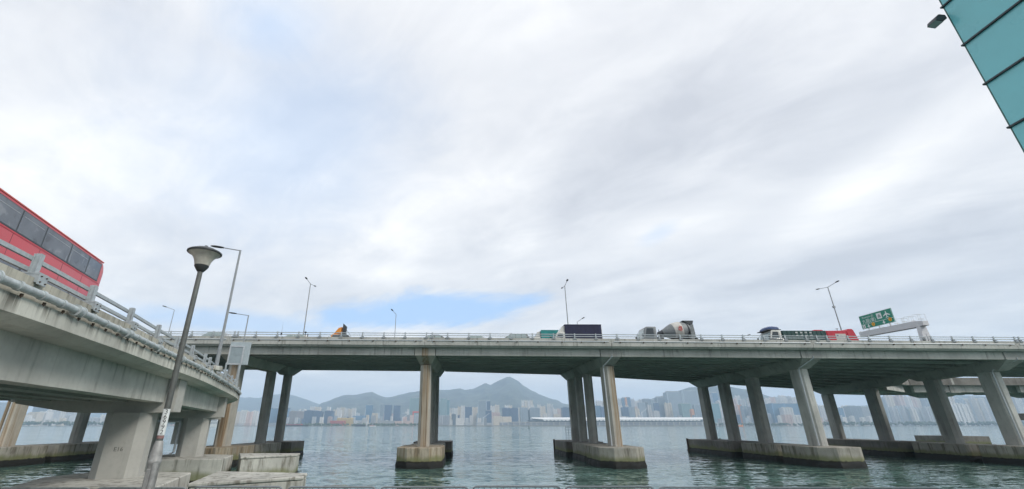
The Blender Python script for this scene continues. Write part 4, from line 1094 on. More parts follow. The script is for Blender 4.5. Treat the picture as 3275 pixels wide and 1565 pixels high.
m.loft([[(-6.95, -0.25, 2.25), (-6.95, -0.2, 2.0), (-6.95, 0.2, 2.0), (-6.95, 0.25, 2.25)], [(-8.1, -0.22, 0.95), (-8.1, -0.17, 0.72), (-8.1, 0.17, 0.72), (-8.1, 0.22, 0.95)]])
m.build('chute', 'mixer_grey', t)
for x in (-6.2, -2.6): MB().box(x - 0.12, x + 0.12, -0.9, 0.9, 0.76, 1.95).build('drum_support', 'dark_metal', t)
m = MB(); m.tube([(-2.3, 0.6, 2.7), (-2.3, 0.6, 2.3)], 0.05, 6); m.build('vent_pipe', 'dark_metal', t)
MB().box(-5.6, -2.0, 0.85, 1.1, 0.75, 1.05).build('mudguard', 'mixer_cab', t, bevel=0.02); MB().box(-6.9, -5.75, 1.112, 1.13, 1.0, 1.1).build('marker_strip', 'sign_yellow', t)
chassis(t, -0.4, -7.0); wheels(t, (-0.9, -2.3, -4.8, -6.1), 0.98, TRUCK_W, 0.48)
# green tipper
t = vroot('tipper_truck', 'white cab truck with dark green lettered body and blue tarp on its roof', 'truck', 38.5, 2.9, VG)
cab(t, 1.6, 2.72, 2.25, 'cab_white', glass='vehicle_glass')
MB().box(-1.7, 0.10, -1.15, 1.15, 2.725, 2.80).build('roof_rack', 'dark_metal', t)
m = MB(); rings = []
for x, w, h in ((-1.62, 0.9, 0.2), (-1.5, 1.05, 0.42), (-0.9, 1.08, 0.5), (-0.45, 1.02, 0.48), (-0.15, 0.9, 0.3), (-0.05, 0.8, 0.15)):
    rings.append([(x, w * c_, 2.805 + h * s_) for c_, s_ in ((-1, 0), (-0.97, 0.6), (-0.7, 0.95), (-0.2, 1.02), (0.3, 0.96), (0.75, 0.92), (0.98, 0.55), (1, 0))])
m.loft(rings); m.build('folded_tarp', 'tarp_blue', t, smooth=True)
MB().box(-7.5, -1.72, -1.2, 1.2, 0.95, 2.62).build('tipper_body', 'tipper_green', t, bevel=0.03)
for k in range(11): MB().box(-1.82 - k * 0.56, -1.76 - k * 0.56, 1.203, 1.24, 1.0, 2.6).build('body_rib', 'tipper_green', t)
random.seed(3)
for r_ in range(2):
    for k in range(4):
        m = MB(); cx_, cz_ = -3.55 - k * 0.62, 2.36 - r_ * 0.40
        for q in range(5):
            if q % 2: m.box(cx_ - 0.14, cx_ + 0.14, 1.243, 1.25, cz_ - 0.12 + q * 0.05, cz_ - 0.09 + q * 0.05)
            else: m.box(cx_ - 0.12 + q * 0.055, cx_ - 0.085 + q * 0.055, 1.2435, 1.2495, cz_ - 0.13, cz_ + 0.12 - random.random() * 0.08)
        m.build('painted_character', 'sign_white', t)
chassis(t, -0.4, -7.3); wheels(t, (-0.8, -5.0, -6.3), 0.96, TRUCK_W, 0.48)
# red refuse truck
t = vroot('refuse_truck', 'bright red refuse truck body with pale panel, behind the green tipper', 'truck', 45.4, 6.4, VG)
cab(t, 1.6, 2.5, 2.25, 'truck_red')
m = MB(); m.profile([(-1.75, 0.9), (-1.75, 3.2), (-2.0, 3.42), (-6.4, 3.5), (-6.55, 3.72), (-7.15, 3.72), (-7.3, 3.55), (-7.75, 1.9), (-7.7, 0.9)], -1.2, 1.2); m.build('compactor_body', 'truck_red', t, bevel=0.05)
for x in (-2.4, -3.5, -6.35): MB().box(x - 0.05, x + 0.05, 1.203, 1.25, 0.95, 3.4).build('body_rib', 'truck_red', t)
MB().box(-6.0, -4.55, 1.203, 1.216, 1.7, 3.02).build('notice_panel', 'mixer_white', t); MB().box(-4.95, -4.7, 1.218, 1.224, 2.6, 2.82).build('emblem', 'tarp_blue', t)
MB().box(-3.25, -2.9, 1.203, 1.214, 2.1, 2.4).build('notice_panel', 'mixer_white', t)
m = MB(); m.profile([(-1.0, 2.8), (-0.5, 3.2), (-0.2, 3.55), (-0.7, 3.6), (-1.75, 3.3), (-1.75, 2.8)], -0.6, 0.6); m.build('lifting_arm', 'truck_red', t, bevel=0.03)
m = MB(); m.profile([(-1.85, 3.44), (-2.1, 3.66), (-3.2, 3.66), (-3.5, 3.48)], -0.8, 0.8); m.build('top_hatch', 'truck_red', t, bevel=0.03)
m = MB(); m.tube([(-5.7, 0.4, 3.5), (-5.7, 0.4, 3.9)], 0.03, 6); m.box(-5.85, -5.55, 0.36, 0.44, 3.85, 3.92); m.build('beacon', 'dark_metal', t)
chassis(t, -0.4, -7.3); wheels(t, (-0.8, -5.0, -6.3), 0.96, TRUCK_W, 0.48)
# orange tractor unit
t = vroot('tractor_unit', 'orange lorry tractor unit with sloping roof fairing on the viaduct', 'truck', -19.1, 7.2, VG)
cab(t, 1.7, 2.45, 2.35, 'orange_paint', deflector=1.02)
m = MB(); m.loft([[(-0.95, y, 2.46), (-1.2, y, 2.53), (-1.62, y, 2.53), (-1.62, y, 2.46)] for y in (1.08, 1.082)]); m.build('fairing_trim', 'dark_metal', t)
MB().box(-1.70, -1.62, 1.07, 1.083, 2.7, 3.4).build('dark_stripe', 'black_ink', t)
m = MB(); m.profile([(-1.75, 2.2), (-1.75, 4.0), (-2.25, 3.55), (-2.2, 2.3)], 0.5, 1.0); m.build('air_stack', 'dark_metal', t, bevel=0.04)
m = MB(); m.tube([(-2.25, 0.7, 3.1), (-3.6, 0.7, 1.2)], 0.025, 6); m.tube([(-2.2, 0.4, 2.6), (-2.25, 0.4, 1.2)], 0.03, 6); m.build('air_hose', 'dark_metal', t)
chassis(t, -0.4, -5.6); wheels(t, (-0.8, -4.4), 0.96, TRUCK_W, 0.48)

# cars
def car(label, s, tt, h, paint, kind):
    t = vroot('car', label, 'car', s + 2.25, tt, 'cars on the viaduct')
    k = h / 1.5
    low = [(0.0, 0.30), (0.02, 0.62 * k), (-0.25, 0.78 * k), (-1.15, 0.95 * k), (-3.9 if kind == 'sedan' else -4.3, 0.98 * k), (-4.45, 0.85 * k), (-4.5, 0.4), (-4.3, 0.25), (-0.2, 0.25)]
    MB().profile(low, -0.87, 0.87).build('body', paint, t, bevel=0.06, smooth=True)
    top = [(-1.1, 0.955 * k), (-1.95, 1.43 * k), (-2.35, 1.5 * k), (-3.1, 1.49 * k)] + ([(-3.4, 1.42 * k), (-4.05, 0.99 * k)] if kind == 'sedan' else [(-3.9, 1.45 * k), (-4.15, 1.38 * k), (-4.4, 0.99 * k)])
    m = MB(); m.loft([[(x, y * (1 - 0.16 * (z - 0.95 * k) / (0.55 * k)), z) for x, z in top] for y in (0.83, 0.835 * 0, -0.83) if y != 0]); m.build('roof', paint, t, bevel=0.04, smooth=True)
    zc = (1.02 * k, 1.40 * k)
    xw = [(-1.38, -2.55), (-2.62, -3.45 if kind == 'sedan' else -3.3)] + ([] if kind == 'sedan' else [(-3.38, -4.05)])
    for s_ in (1, -1):
        for j, (a_, b_) in enumerate(xw):
            y0_ = s_ * 0.832; y1_ = s_ * 0.832 * (1 - 0.16 * 0.78)
            ta = a_ - (0.55 if j == 0 else 0.0); tb_ = b_ if j < len(xw) - 1 else b_ + (0.2 if kind != 'sedan' else 0.1)
            m = MB(); m.loft([[(a_, y0_, zc[0]), (b_, y0_, zc[0]), (tb_, y1_, zc[1]), (ta, y1_, zc[1])], [(a_, y0_ + s_ * 0.012, zc[0]), (b_, y0_ + s_ * 0.012, zc[0]), (tb_, y1_ + s_ * 0.012, zc[1]), (ta, y1_ + s_ * 0.012, zc[1])]])
            m.build('side_window', 'pale_glass' if paint != 'car_dark' else 'vehicle_glass', t)
    wheels(t, (-0.85, -3.55), 0.78, CAR_W, 0.32)
    return t
car('silver people carrier at left on the viaduct, above the ramp railing', -37.0, 2.0, 1.72, 'car_silver', 'van')
car('white car roof just above the parapet, right of the ramp lamps', -27.0, 2.3, 1.56, 'car_white', 'van')
car('dark car roof just above the parapet beside the sensor post', -21.0, 2.2, 1.55, 'car_dark', 'sedan')
car('grey car roof under the thin lamp in the blue gap', -9.2, 2.2, 1.58, 'car_grey', 'sedan')
car('pale car roof barely above the parapet over the central pier', -4.0, 2.4, 1.53, 'car_silver', 'sedan')
car('grey green estate car with bright windows right of the central pier', 1.0, 2.0, 1.74, 'car_grey', 'van')
car('dark low car roof between the cement mixer and the tipper truck', 34.4, 2.4, 1.55, 'car_dark', 'sedan')

# red double-decker bus on the ramp
fwd = Vector((0.277, -0.961)); left = Vector((-fwd.y, fwd.x))
rear_corner = Vector((-16.5, 19.0)); org = rear_corner - left * 1.25
bus = thing('double_decker_bus', 'red double decker bus with grey windows on the curved ramp', 'bus', (org.x, org.y, 6.866), math.atan2(fwd.y, fwd.x))
def bus_ring(x, top=4.40, rz_=0.16, w=1.25, bot=0.35):
    pts = [(-w, bot), (w, bot), (w, top - rz_)]
    for k in range(1, 5): a_ = k * math.pi / 8; pts.append((w - rz_ + rz_ * math.cos(a_), top - rz_ + rz_ * math.sin(a_)))
    for k in range(0, 4): a_ = math.pi / 2 + k * math.pi / 8; pts.append((-w + rz_ + rz_ * math.cos(a_), top - rz_ + rz_ * math.sin(a_)))
    pts.append((-w, top - rz_))
    return [(x, y, z) for y, z in pts]
m = MB(); m.loft([bus_ring(0.0, 3.95, 0.16), bus_ring(0.02, 4.12, 0.18), bus_ring(0.09, 4.26, 0.2), bus_ring(0.22, 4.36, 0.18), bus_ring(0.9, 4.36), bus_ring(0.95, 4.40), bus_ring(11.6, 4.40), bus_ring(11.85, 4.25, 0.2), bus_ring(12.0, 4.0, 0.2)])
m.build('body', 'bus_red', bus, smooth=True)
for s_ in (1, -1):
    y = s_ * 1.251
    band = MB().box(0.30, 11.8, min(y, y + s_ * 0.006), max(y, y + s_ * 0.006), 3.40, 4.20).build('upper_window_band', 'bus_rubber', bus)
    x = 0.34
    for k, wd in enumerate((1.08, 1.42, 1.72, 1.40, 1.62, 1.42, 1.42, 1.2)):
        pane = MB().box(x + 0.035, x + wd - 0.035, min(y + s_ * 0.007, y + s_ * 0.012), max(y + s_ * 0.007, y + s_ * 0.012), 3.44, 4.17).build('upper_window', 'bus_glass', bus)
        if k: MB().box(x + 0.12, x + wd - 0.12, min(y + s_ * 0.0125, y + s_ * 0.0155), max(y + s_ * 0.0125, y + s_ * 0.0155), 4.0, 4.012).build('grab_rail', 'galvanised_pale', pane)
        x += wd
    MB().box(0.5, 11.4, min(y, y + s_ * 0.006), max(y, y + s_ * 0.006), 1.45, 2.56).build('lower_window_band', 'bus_rubber', bus)
    x = 0.55
    for k in range(7):
        pane = MB().box(x + 0.04, x + 1.5 - 0.04, min(y + s_ * 0.007, y + s_ * 0.012), max(y + s_ * 0.007, y + s_ * 0.012), 1.50, 2.52).build('lower_window', 'bus_glass', bus)
        MB().box(x + 0.15, x + 1.35, min(y + s_ * 0.0125, y + s_ * 0.0155), max(y + s_ * 0.0125, y + s_ * 0.0155), 2.10, 2.20).build('window_strip', 'sign_white', pane)  # white line painted on the pane as a highlight
        x += 1.53
    for k in range(7): MB().box(1.5 + k * 1.5, 1.512 + k * 1.5, min(y, y + s_ * 0.004), max(y, y + s_ * 0.004), 2.6, 3.32).build('panel_seam', 'bus_rubber', bus)
    MB().box(0.12, 11.95, min(y, y + s_ * 0.008), max(y, y + s_ * 0.008), 3.33, 3.37).build('waist_trim', 'truck_red', bus)
    MB().box(0.2, 11.9, min(y - s_ * 0.03, y + s_ * 0.012), max(y - s_ * 0.03, y + s_ * 0.012), 4.288, 4.33).build('gutter', 'bus_roof', bus)
MB().box(-0.02, 0.0, -1.0, 1.0, 3.0, 3.85).build('rear_window', 'bus_glass', bus)
MB().box(0.0, 0.3, 1.2, 1.262, 2.6, 3.2).build('vent_grille', 'dark_metal', bus)
MB().box(12.0, 12.03, -1.1, 1.1, 3.0, 3.95).build('front_window', 'bus_glass', bus); MB().box(12.0, 12.03, -1.1, 1.1, 1.1, 2.5).build('windscreen', 'bus_glass', bus)
wheels(bus, (2.6, 3.95, 9.6), 1.05, TRUCK_W, 0.48)

# ================================================================== THE FAR SHORE
SHY = 2330.0
m = MB().box(-9300, 9300, SHY, 9900, -3, 3.0); structure(m.build('far_shore', 'shore_stone'))
xa, xb = at(1478, 1360, 2200).x, at(2290, 1360, 2200).x
structure(MB().box(xa, xb, 2190, SHY - 0.01, -3, 4.5).build('pier_platform', 'shore_stone'))
xa2, xb2 = at(1350, 1358, 2300).x, at(1550, 1358, 2300).x
structure(MB().box(xa2, xa - 0.01, 2290, SHY - 0.01, -3, 5.0).build('quay', 'shore_stone'))

def hill(name, pts, Yr, D, back, rough=10, base=0.0, seed=0.0):
    P = [at(x, y, Yr) for x, y in pts]
    tab = [(p.x, p.z) for p in P]
    x0, x1 = tab[0][0], tab[-1][0]
    nx = int((x1 - x0) / 26); nyf, nyb = 22, 7
    vs = []; fs = []
    for i in range(nx + 1):
        X = x0 + (x1 - x0) * i / nx
        H = lerp_table(tab, X) + mnoise.fractal(Vector((X * 0.012, seed, 3.1)), 0.9, 2.1, 4) * rough * 0.5
        for j in range(nyf + nyb + 1):
            if j <= nyf:
                v = j / nyf; Y = Yr - D * (1 - v)
                sp = mnoise.ridged_multi_fractal(Vector((X * 0.0022, Y * 0.0010 + seed, seed)), 0.9, 2.0, 5, 1.0, 2.0) - 0.9
                z = H * (v ** 1.15) * (1 + 0.28 * sp * (1 - v) * 2.0 * v)
                z += mnoise.fractal(Vector((X * 0.01, Y * 0.01, seed)), 1.0, 2.0, 3) * rough * (1 - v) * v * 3
                XX = X + sp * 60 * (1 - v)
            else:
                v = (j - nyf) / nyb; Y = Yr + back * v; z = H * (1 - v) ** 1.3 ; XX = X
            vs.append((XX * Y / Yr if j <= nyf else XX, Y, max(z, base)))
    n = nyf + nyb + 1
    for i in range(nx):
        for j in range(n - 1): fs.append((i * n + j, (i + 1) * n + j, (i + 1) * n + j + 1, i * n + j + 1))
    m = MB(); m.add(vs, fs)
    return structure(m.build(name, 'hill_green', smooth=True))
hill('hills_left', [(-500, 1335), (-200, 1318), (50, 1322), (300, 1318), (520, 1305), (680, 1290), (760, 1272), (800, 1271), (825, 1274), (860, 1264), (905, 1261), (935, 1264), (975, 1276), (1005, 1288), (1050, 1300), (1100, 1312), (1200, 1345), (1260, 1358)], 7600, 2400, 1500, 14, 1.0, 4.4)
hill('hills_main', [(985, 1356), (1000, 1322), (1025, 1292), (1062, 1277), (1097, 1265), (1150, 1262), (1172, 1256), (1190, 1254), (1212, 1264), (1236, 1273), (1268, 1266), (1300, 1257), (1345, 1252), (1400, 1246), (1421, 1249), (1450, 1245), (1472, 1243), (1490, 1247), (1512, 1245), (1530, 1236), (1553, 1225), (1567, 1231), (1590, 1220), (1606, 1214), (1617, 1208), (1627, 1204), (1636, 1206), (1648, 1214), (1658, 1219), (1672, 1231), (1692, 1245), (1722, 1260), (1752, 1273), (1765, 1275), (1795, 1287), (1825, 1294), (1870, 1306), (1930, 1312), (2010, 1322), (2100, 1335), (2180, 1356)], 5900, 2300, 1500, 20, 1.0, 1.3)
hill('hills_right', [(1940, 1356), (1990, 1310), (2060, 1282), (2120, 1266), (2170, 1251), (2205, 1240), (2240, 1236), (2290, 1235), (2340, 1238), (2390, 1247), (2420, 1255), (2455, 1266), (2520, 1283), (2600, 1300), (2680, 1305), (2780, 1296), (2860, 1280), (2950, 1268), (3040, 1262), (3140, 1268), (3260, 1285), (3420, 1300), (3700, 1340), (3800, 1356)], 4900, 1500, 1300, 10, 1.0, 8.2)

def mast(label, x, y, h):
    p = at(x, y, 5880)
    t = thing('radio_mast', label, 'mast', (p.x, p.y, p.z - 6))
    MB().tube([(0, 0, 0), (0, 0, h)], 2.2, 4, 0.8).build('pole', 'boat_white', t)
    MB().box(-4, 4, -4, 4, 0, 9).build('hut', 'boat_white', t); MB().box(-3, 3, -1, 1, h * 0.6, h * 0.6 + 3).build('dish_frame', 'boat_white', t)
mast('radio mast on the highest peak in the haze', 1625, 1205, 36)
mast('radio mast on the lower rounded hilltop at left in the haze', 1190, 1256, 34)

C_ = {'white': (0.72, 0.70, 0.66), 'cream': (0.70, 0.62, 0.50), 'pink': (0.66, 0.50, 0.44), 'grey': (0.40, 0.41, 0.42), 'pale': (0.55, 0.57, 0.58),
      'blue': (0.13, 0.25, 0.38), 'dark blue': (0.09, 0.14, 0.24), 'teal': (0.18, 0.36, 0.38), 'green glass': (0.24, 0.36, 0.34), 'silver': (0.36, 0.42, 0.46), 'orange': (0.70, 0.32, 0.14), 'brown': (0.34, 0.28, 0.24),
      'red': (0.62, 0.10, 0.06), 'yellow': (0.72, 0.52, 0.16), 'dark grey': (0.15, 0.17, 0.19)}
# (left px, right px, roof px, distance, kind, colour)  f = flats, g = glass tower, s = slab block, b = low block
BL = [
 (-20, 30, 1287, 3300, 'g', 'silver'), (34, 62, 1320, 3000, 'f', 'white'), (64, 92, 1326, 2800, 'f', 'cream'), (92, 122, 1318, 2700, 'f', 'cream'), (112, 151, 1291, 3600, 'g', 'dark grey'), (124, 152, 1316, 2750, 'f', 'white'), (153, 176, 1309, 2900, 'f', 'white'), (177, 196, 1311, 2900, 'f', 'pale'), (197, 216, 1309, 2900, 'f', 'white'), (217, 240, 1312, 2900, 'f', 'pale'),
 (268, 300, 1334, 3000, 'f', 'pale'), (300, 322, 1338, 2800, 'b', 'grey'), (323, 336, 1326, 2800, 'f', 'white'), (338, 352, 1328, 2800, 'f', 'white'), (353, 385, 1338, 2800, 'b', 'pink'), (390, 440, 1330, 2900, 'f', 'pale'),
 (480, 520, 1332, 3000, 'f', 'white'), (522, 560, 1338, 2900, 'f', 'cream'), (562, 610, 1330, 3100, 'f', 'pale'), (612, 668, 1336, 2900, 'f', 'white'),
 (752, 770, 1316, 2900, 'f', 'cream'), (771, 790, 1312, 2900, 'f', 'white'), (791, 806, 1316, 2800, 'f', 'pink'), (806, 824, 1314, 2950, 'f', 'white'), (840, 866, 1302, 3100, 'g', 'blue'), (868, 893, 1306, 3000, 'g', 'blue'), (894, 921, 1303, 2950, 'g', 'blue'),
 (919, 928, 1318, 3200, 'f', 'cream'), (926, 948, 1314, 2900, 's', 'brown'), (949, 973, 1315, 2900, 's', 'brown'), (958, 978, 1308, 3600, 'f', 'white'), (974, 1003, 1312, 2700, 's', 'dark blue'), (1004, 1030, 1314, 2700, 's', 'dark blue'),
 (992, 1008, 1300, 3500, 'f', 'white'), (1009, 1025, 1301, 3500, 'f', 'cream'), (1031, 1039, 1326, 3100, 'b', 'grey'), (1039, 1065, 1313, 2700, 's', 'dark blue'), (1046, 1057, 1301, 3500, 'f', 'white'),
 (1066, 1076, 1309, 3200, 'f', 'cream'), (1077, 1089, 1303, 3300, 'f', 'white'), (1090, 1102, 1302, 3300, 'f', 'cream'), (1103, 1114, 1305, 3300, 'f', 'white'), (1115, 1126, 1307, 3300, 'f', 'cream'), (1127, 1138, 1304, 3250, 'f', 'white'),
 (1056, 1098, 1346, 2420, 'b', 'red'), (1078, 1123, 1337, 2500, 'b', 'yellow'), (1128, 1162, 1330, 2700, 'b', 'blue'), (1171, 1191, 1294, 2850, 'g', 'blue'), (1190, 1207, 1321, 2750, 'f', 'cream'), (1136, 1170, 1345, 2500, 'b', 'pale'),
 (1216, 1228, 1291, 3000, 'g', 'silver'), (1231, 1252, 1294, 2800, 'g', 'dark blue'), (1208, 1216, 1338, 2500, 'b', 'grey'), (1250, 1258, 1322, 3100, 'f', 'pink'), (1260, 1280, 1296, 2850, 'g', 'dark blue'), (1281, 1300, 1322, 2800, 's', 'silver'), (1296, 1312, 1317, 3300, 'f', 'white'), (1300, 1312, 1326, 2700, 's', 'grey'), (1311, 1344, 1272, 3000, 'g', 'green glass'), (1212, 1260, 1346, 2450, 'b', 'grey'), (1262, 1318, 1347, 2450, 'b', 'pink'), (1326, 1350, 1326, 2600, 's', 'pale'),
 (1398, 1409, 1284, 3200, 'g', 'green glass'), (1409, 1428, 1273, 3100, 'g', 'green glass'), (1429, 1438, 1277, 3150, 'g', 'teal'), (1398, 1438, 1328, 2600, 's', 'grey'), (1438, 1444, 1322, 2650, 'b', 'cream'), (1444, 1458, 1324, 2600, 's', 'dark grey'), (1436, 1450, 1304, 3200, 'f', 'white'), (1451, 1464, 1305, 3200, 'f', 'white'), (1464, 1475, 1299, 3000, 'f', 'cream'), (1475, 1487, 1296, 3000, 'f', 'white'), (1458, 1484, 1338, 2500, 'b', 'white'),
 (1487, 1509, 1300, 2750, 'g', 'dark blue'), (1511, 1528, 1301, 3100, 'f', 'cream'), (1528, 1556, 1281, 2650, 'g', 'silver'), (1556, 1568, 1281, 2800, 'g', 'dark blue'), (1553, 1572, 1312, 2550, 'g', 'dark blue'), (1569, 1582, 1297, 3200, 'f', 'white'), (1583, 1597, 1294, 3200, 'f', 'cream'), (1572, 1600, 1318, 2900, 'f', 'pink'),
 (1578, 1607, 1332, 2420, 'b', 'cream'), (1607.5, 1636, 1333, 2420, 'b', 'cream'), (1606, 1633, 1304, 2700, 's', 'dark blue'), (1633.5, 1657, 1304, 2700, 's', 'dark blue'), (1614, 1626, 1295, 3400, 'f', 'white'), (1627, 1638, 1296, 3400, 'f', 'cream'), (1668, 1676, 1279, 3700, 'f', 'white'), (1678, 1686, 1279, 3700, 'f', 'cream'), (1687, 1695, 1279, 3700, 'f', 'white'), (1696, 1704, 1279, 3700, 'f', 'cream'),
 (1657, 1664, 1303, 2900, 'f', 'white'), (1664, 1688, 1303, 2700, 's', 'silver'), (1688.5, 1695, 1310, 2750, 's', 'dark grey'), (1695, 1726, 1303, 2700, 's', 'silver'), (1668, 1684, 1297, 3200, 'f', 'cream'), (1690, 1708, 1296, 3200, 'f', 'white'), (1719, 1729, 1293, 3200, 'f', 'white'), (1729, 1744, 1298, 3100, 'f', 'cream'), (1750, 1759, 1290, 3300, 'f', 'white'), (1760, 1769, 1292, 3300, 'f', 'pale'), (1738, 1750, 1322, 2700, 'f', 'white'), (1769, 1782, 1307, 3100, 'f', 'white'), (1783, 1797, 1306, 3100, 'f', 'pink'), (1772, 1792, 1324, 2700, 'f', 'cream'), (1797, 1824, 1302, 2700, 's', 'dark blue'),
 (1826, 1842, 1296, 3100, 'f', 'pale'), (1843, 1870, 1300, 2900, 's', 'silver'), (1872, 1900, 1296, 3000, 'f', 'white'), (1904, 1922, 1296, 2800, 'g', 'blue'), (1922, 1936, 1300, 2750, 'g', 'dark blue'), (1908, 1930, 1280, 3800, 'f', 'white'), (1930, 1955, 1284, 3600, 'f', 'cream'),
 (1965, 1988, 1274, 3700, 'f', 'pale'), (1970, 1990, 1296, 3100, 'f', 'white'), (1989, 2001, 1271, 3300, 'g', 'blue'), (2000, 2004, 1271, 3250, 'b', 'orange'), (2003, 2015, 1270, 3300, 'g', 'blue'), (1990, 2013, 1301, 2900, 's', 'dark blue'), (2014, 2028, 1274, 3500, 'f', 'pale'), (2013, 2028, 1301, 2800, 's', 'silver'), (2029, 2043, 1280, 3600, 'f', 'white'), (2030, 2044, 1306, 2800, 'f', 'cream'), (2043, 2062, 1287, 2900, 'g', 'silver'), (2062.5, 2071, 1286, 2950, 'g', 'dark grey'), (2044, 2058, 1276, 3600, 'f', 'pale'), (2058, 2079, 1275, 3300, 'g', 'silver'), (2071, 2082, 1294, 2900, 'f', 'white'),
 (2081, 2099, 1277, 3300, 'g', 'silver'), (2090, 2109, 1314, 2700, 's', 'white'), (2092, 2106, 1288, 3000, 'g', 'dark blue'), (2100, 2128, 1268, 3100, 'g', 'silver'), (2120, 2135, 1266, 3500, 'f', 'pale'), (2128, 2147, 1288, 2800, 'f', 'cream'), (2130, 2180, 1251, 3000, 'g', 'silver'), (2181, 2228, 1249, 3050, 'g', 'silver'), (2178, 2208, 1289, 2750, 'g', 'green glass'), (2210, 2219, 1309, 2650, 'b', 'orange'), (2219, 2236, 1294, 2900, 'g', 'silver'),
 (2240, 2256, 1272, 3200, 'f', 'pale'), (2256, 2275, 1256, 3100, 'g', 'silver'), (2275, 2293, 1254, 3100, 'g', 'blue'), (2270, 2298, 1289, 2700, 'g', 'teal'), (2298, 2326, 1280, 3000, 'f', 'white'), (2326, 2342, 1266, 3400, 'f', 'white'), (2340, 2354, 1272, 3200, 'f', 'pink'), (2352, 2366, 1264, 3300, 'f', 'white'), (2341, 2358, 1293, 2800, 'f', 'pink'), (2358, 2372, 1294, 2800, 'f', 'orange'), (2366, 2382, 1276, 3100, 'f', 'pale'), (2374, 2394, 1296, 2750, 'f', 'silver'), (2396, 2420, 1270, 3200, 'f', 'white'), (2400, 2430, 1300, 2700, 's', 'grey'), (2430, 2448, 1284, 3000, 'f', 'pale'),
 (2448, 2462, 1272, 3400, 'f', 'white'), (2463, 2478, 1270, 3400, 'f', 'pink'), (2479, 2492, 1268, 3500, 'f', 'pale'), (2493, 2512, 1264, 3600, 'f', 'white'), (2513, 2532, 1266, 3600, 'f', 'pale'), (2466, 2506, 1289, 2600, 'g', 'blue'), (2506, 2560, 1290, 2650, 'g', 'blue'), (2504, 2534, 1302, 2560, 'f', 'white'), (2508, 2532, 1326, 2500, 'f', 'pink'), (2534, 2560, 1327, 2500, 'f', 'white'), (2440, 2466, 1322, 2600, 's', 'grey'), (2532, 2556, 1270, 3500, 'f', 'white'),
 (2560, 2590, 1282, 2900, 'f', 'white'), (2590, 2616, 1290, 2800, 'f', 'pale'), (2616, 2640, 1296, 2800, 'f', 'white'), (2640, 2668, 1302, 2800, 'f', 'cream'), (2670, 2694, 1304, 2700, 'g', 'blue'), (2696, 2706, 1297, 2800, 'f', 'white'), (2707, 2716, 1296, 2800, 'f', 'white'), (2717, 2752, 1297, 2750, 's', 'silver'), (2753, 2790, 1300, 2750, 's', 'pale'), (2673, 2707, 1334, 2520, 'b', 'white'),
]
random.seed(21)
x = 2800.0
while x < 2975:                                    # terraces of flats, two rows
    w = random.uniform(11, 17); BL.append((x, x + w - 1, 1258 + random.uniform(-3, 12), 3300 + random.uniform(-150, 200), 'f', random.choice(['white', 'cream', 'pale', 'pink', 'silver']))); x += w
x = 2806.0
while x < 2975:
    w = random.uniform(13, 20); BL.append((x, x + w - 1, 1298 + random.uniform(-4, 8), 2650 + random.uniform(-60, 80), 'f', random.choice(['silver', 'pale', 'pale', 'white']))); x += w
x = 2990.0
while x < 3150:
    w = random.uniform(15, 22); BL.append((x, x + w - 1.5, 1266 + random.uniform(-6, 16), 3200 + random.uniform(-150, 200), 'f', random.choice(['white', 'pale', 'silver', 'cream']))); x += w
for x0 in (3020, 3040, 3061, 3078): BL.append((x0, x0 + 17, 1289 + random.uniform(-2, 3), 2650 + random.uniform(-20, 20), 'f', 'white'))
x = 3160.0
while x < 3300:
    w = random.uniform(16, 24); BL.append((x, x + w - 1.5, 1258 + random.uniform(-4, 10), 2900 + random.uniform(-150, 150), random.choice('ffg'), random.choice(['white', 'pale', 'silver', 'pink']))); x += w

random.seed(9)
for lo, hi, n_ in ((905, 1340, 26), (1400, 1830, 26), (1965, 2235, 20), (2240, 2600, 22), (2600, 2800, 10), (700, 830, 6)):
    for k in range(n_):
        x0 = lo + (hi - lo) * (k + random.random()) / n_; w = random.uniform(5, 11)
        top = random.uniform(1306, 1330) - (14 if lo > 1950 else 0)
        BL.append((x0, x0 + w, top, random.uniform(3000, 3900), 'f', random.choice(['white', 'cream', 'pale', 'white', 'pink', 'grey', 'silver'])))

for lo, hi, n_ in ((905, 1340, 22), (1400, 1590, 8), (1965, 2235, 14), (2240, 2560, 18), (2600, 2800, 10), (480, 700, 10), (0, 240, 8)):
    for k in range(n_):
        x0 = lo + (hi - lo) * (k + random.random()) / n_; w = random.uniform(5, 13)
        BL.append((x0, x0 + w, random.uniform(1326, 1345), random.uniform(2450, 2750), random.choice('ffsb'), random.choice(['white', 'cream', 'pale', 'white', 'grey', 'pink', 'dark blue', 'silver'])))

KINDW = {'f': 'residential tower', 'g': 'glass tower', 's': 'office block', 'b': 'low block'}
ZONES = [(110, 'at the far left edge under the ramp'), (420, 'under the ramp beside its big column'), (720, 'past the second ramp pier'), (905, 'between the left pier columns'),
         (1050, 'in left third before central pier'), (1200, 'in middle third before central pier'), (1370, 'just left of the central pier'),
         (1510, 'just right of the central pier'), (1660, 'in middle third after central pier'), (1840, 'in right third after central pier'),
         (1962, 'between the third pier columns'), (2060, 'just right of the third pier'), (2150, 'in middle third after third pier'), (2240, 'in right third after third pier'),
         (2400, 'in left gap of fourth pier columns'), (2600, 'in right gap of fourth pier columns'), (2800, 'in left gap of fifth pier columns'), (2985, 'in right gap of fifth pier columns'), (9999, 'at the far right edge')]
ORD = ['first', 'second', 'third', 'fourth', 'fifth', 'sixth', 'seventh', 'eighth', 'ninth', 'tenth', 'eleventh', 'twelfth', 'thirteenth', 'fourteenth', 'fifteenth', 'sixteenth', 'seventeenth', 'eighteenth', 'nineteenth', 'twentieth']
def ordinal(n):
    if n < 20: return ORD[n]
    tens = {2: 'twenty', 3: 'thirty', 4: 'forty', 5: 'fifty'}[(n + 1) // 10]
    return tens.replace('y', 'ieth') if (n + 1) % 10 == 0 else tens + '-' + ORD[(n + 1) % 10 - 1]
count = {}
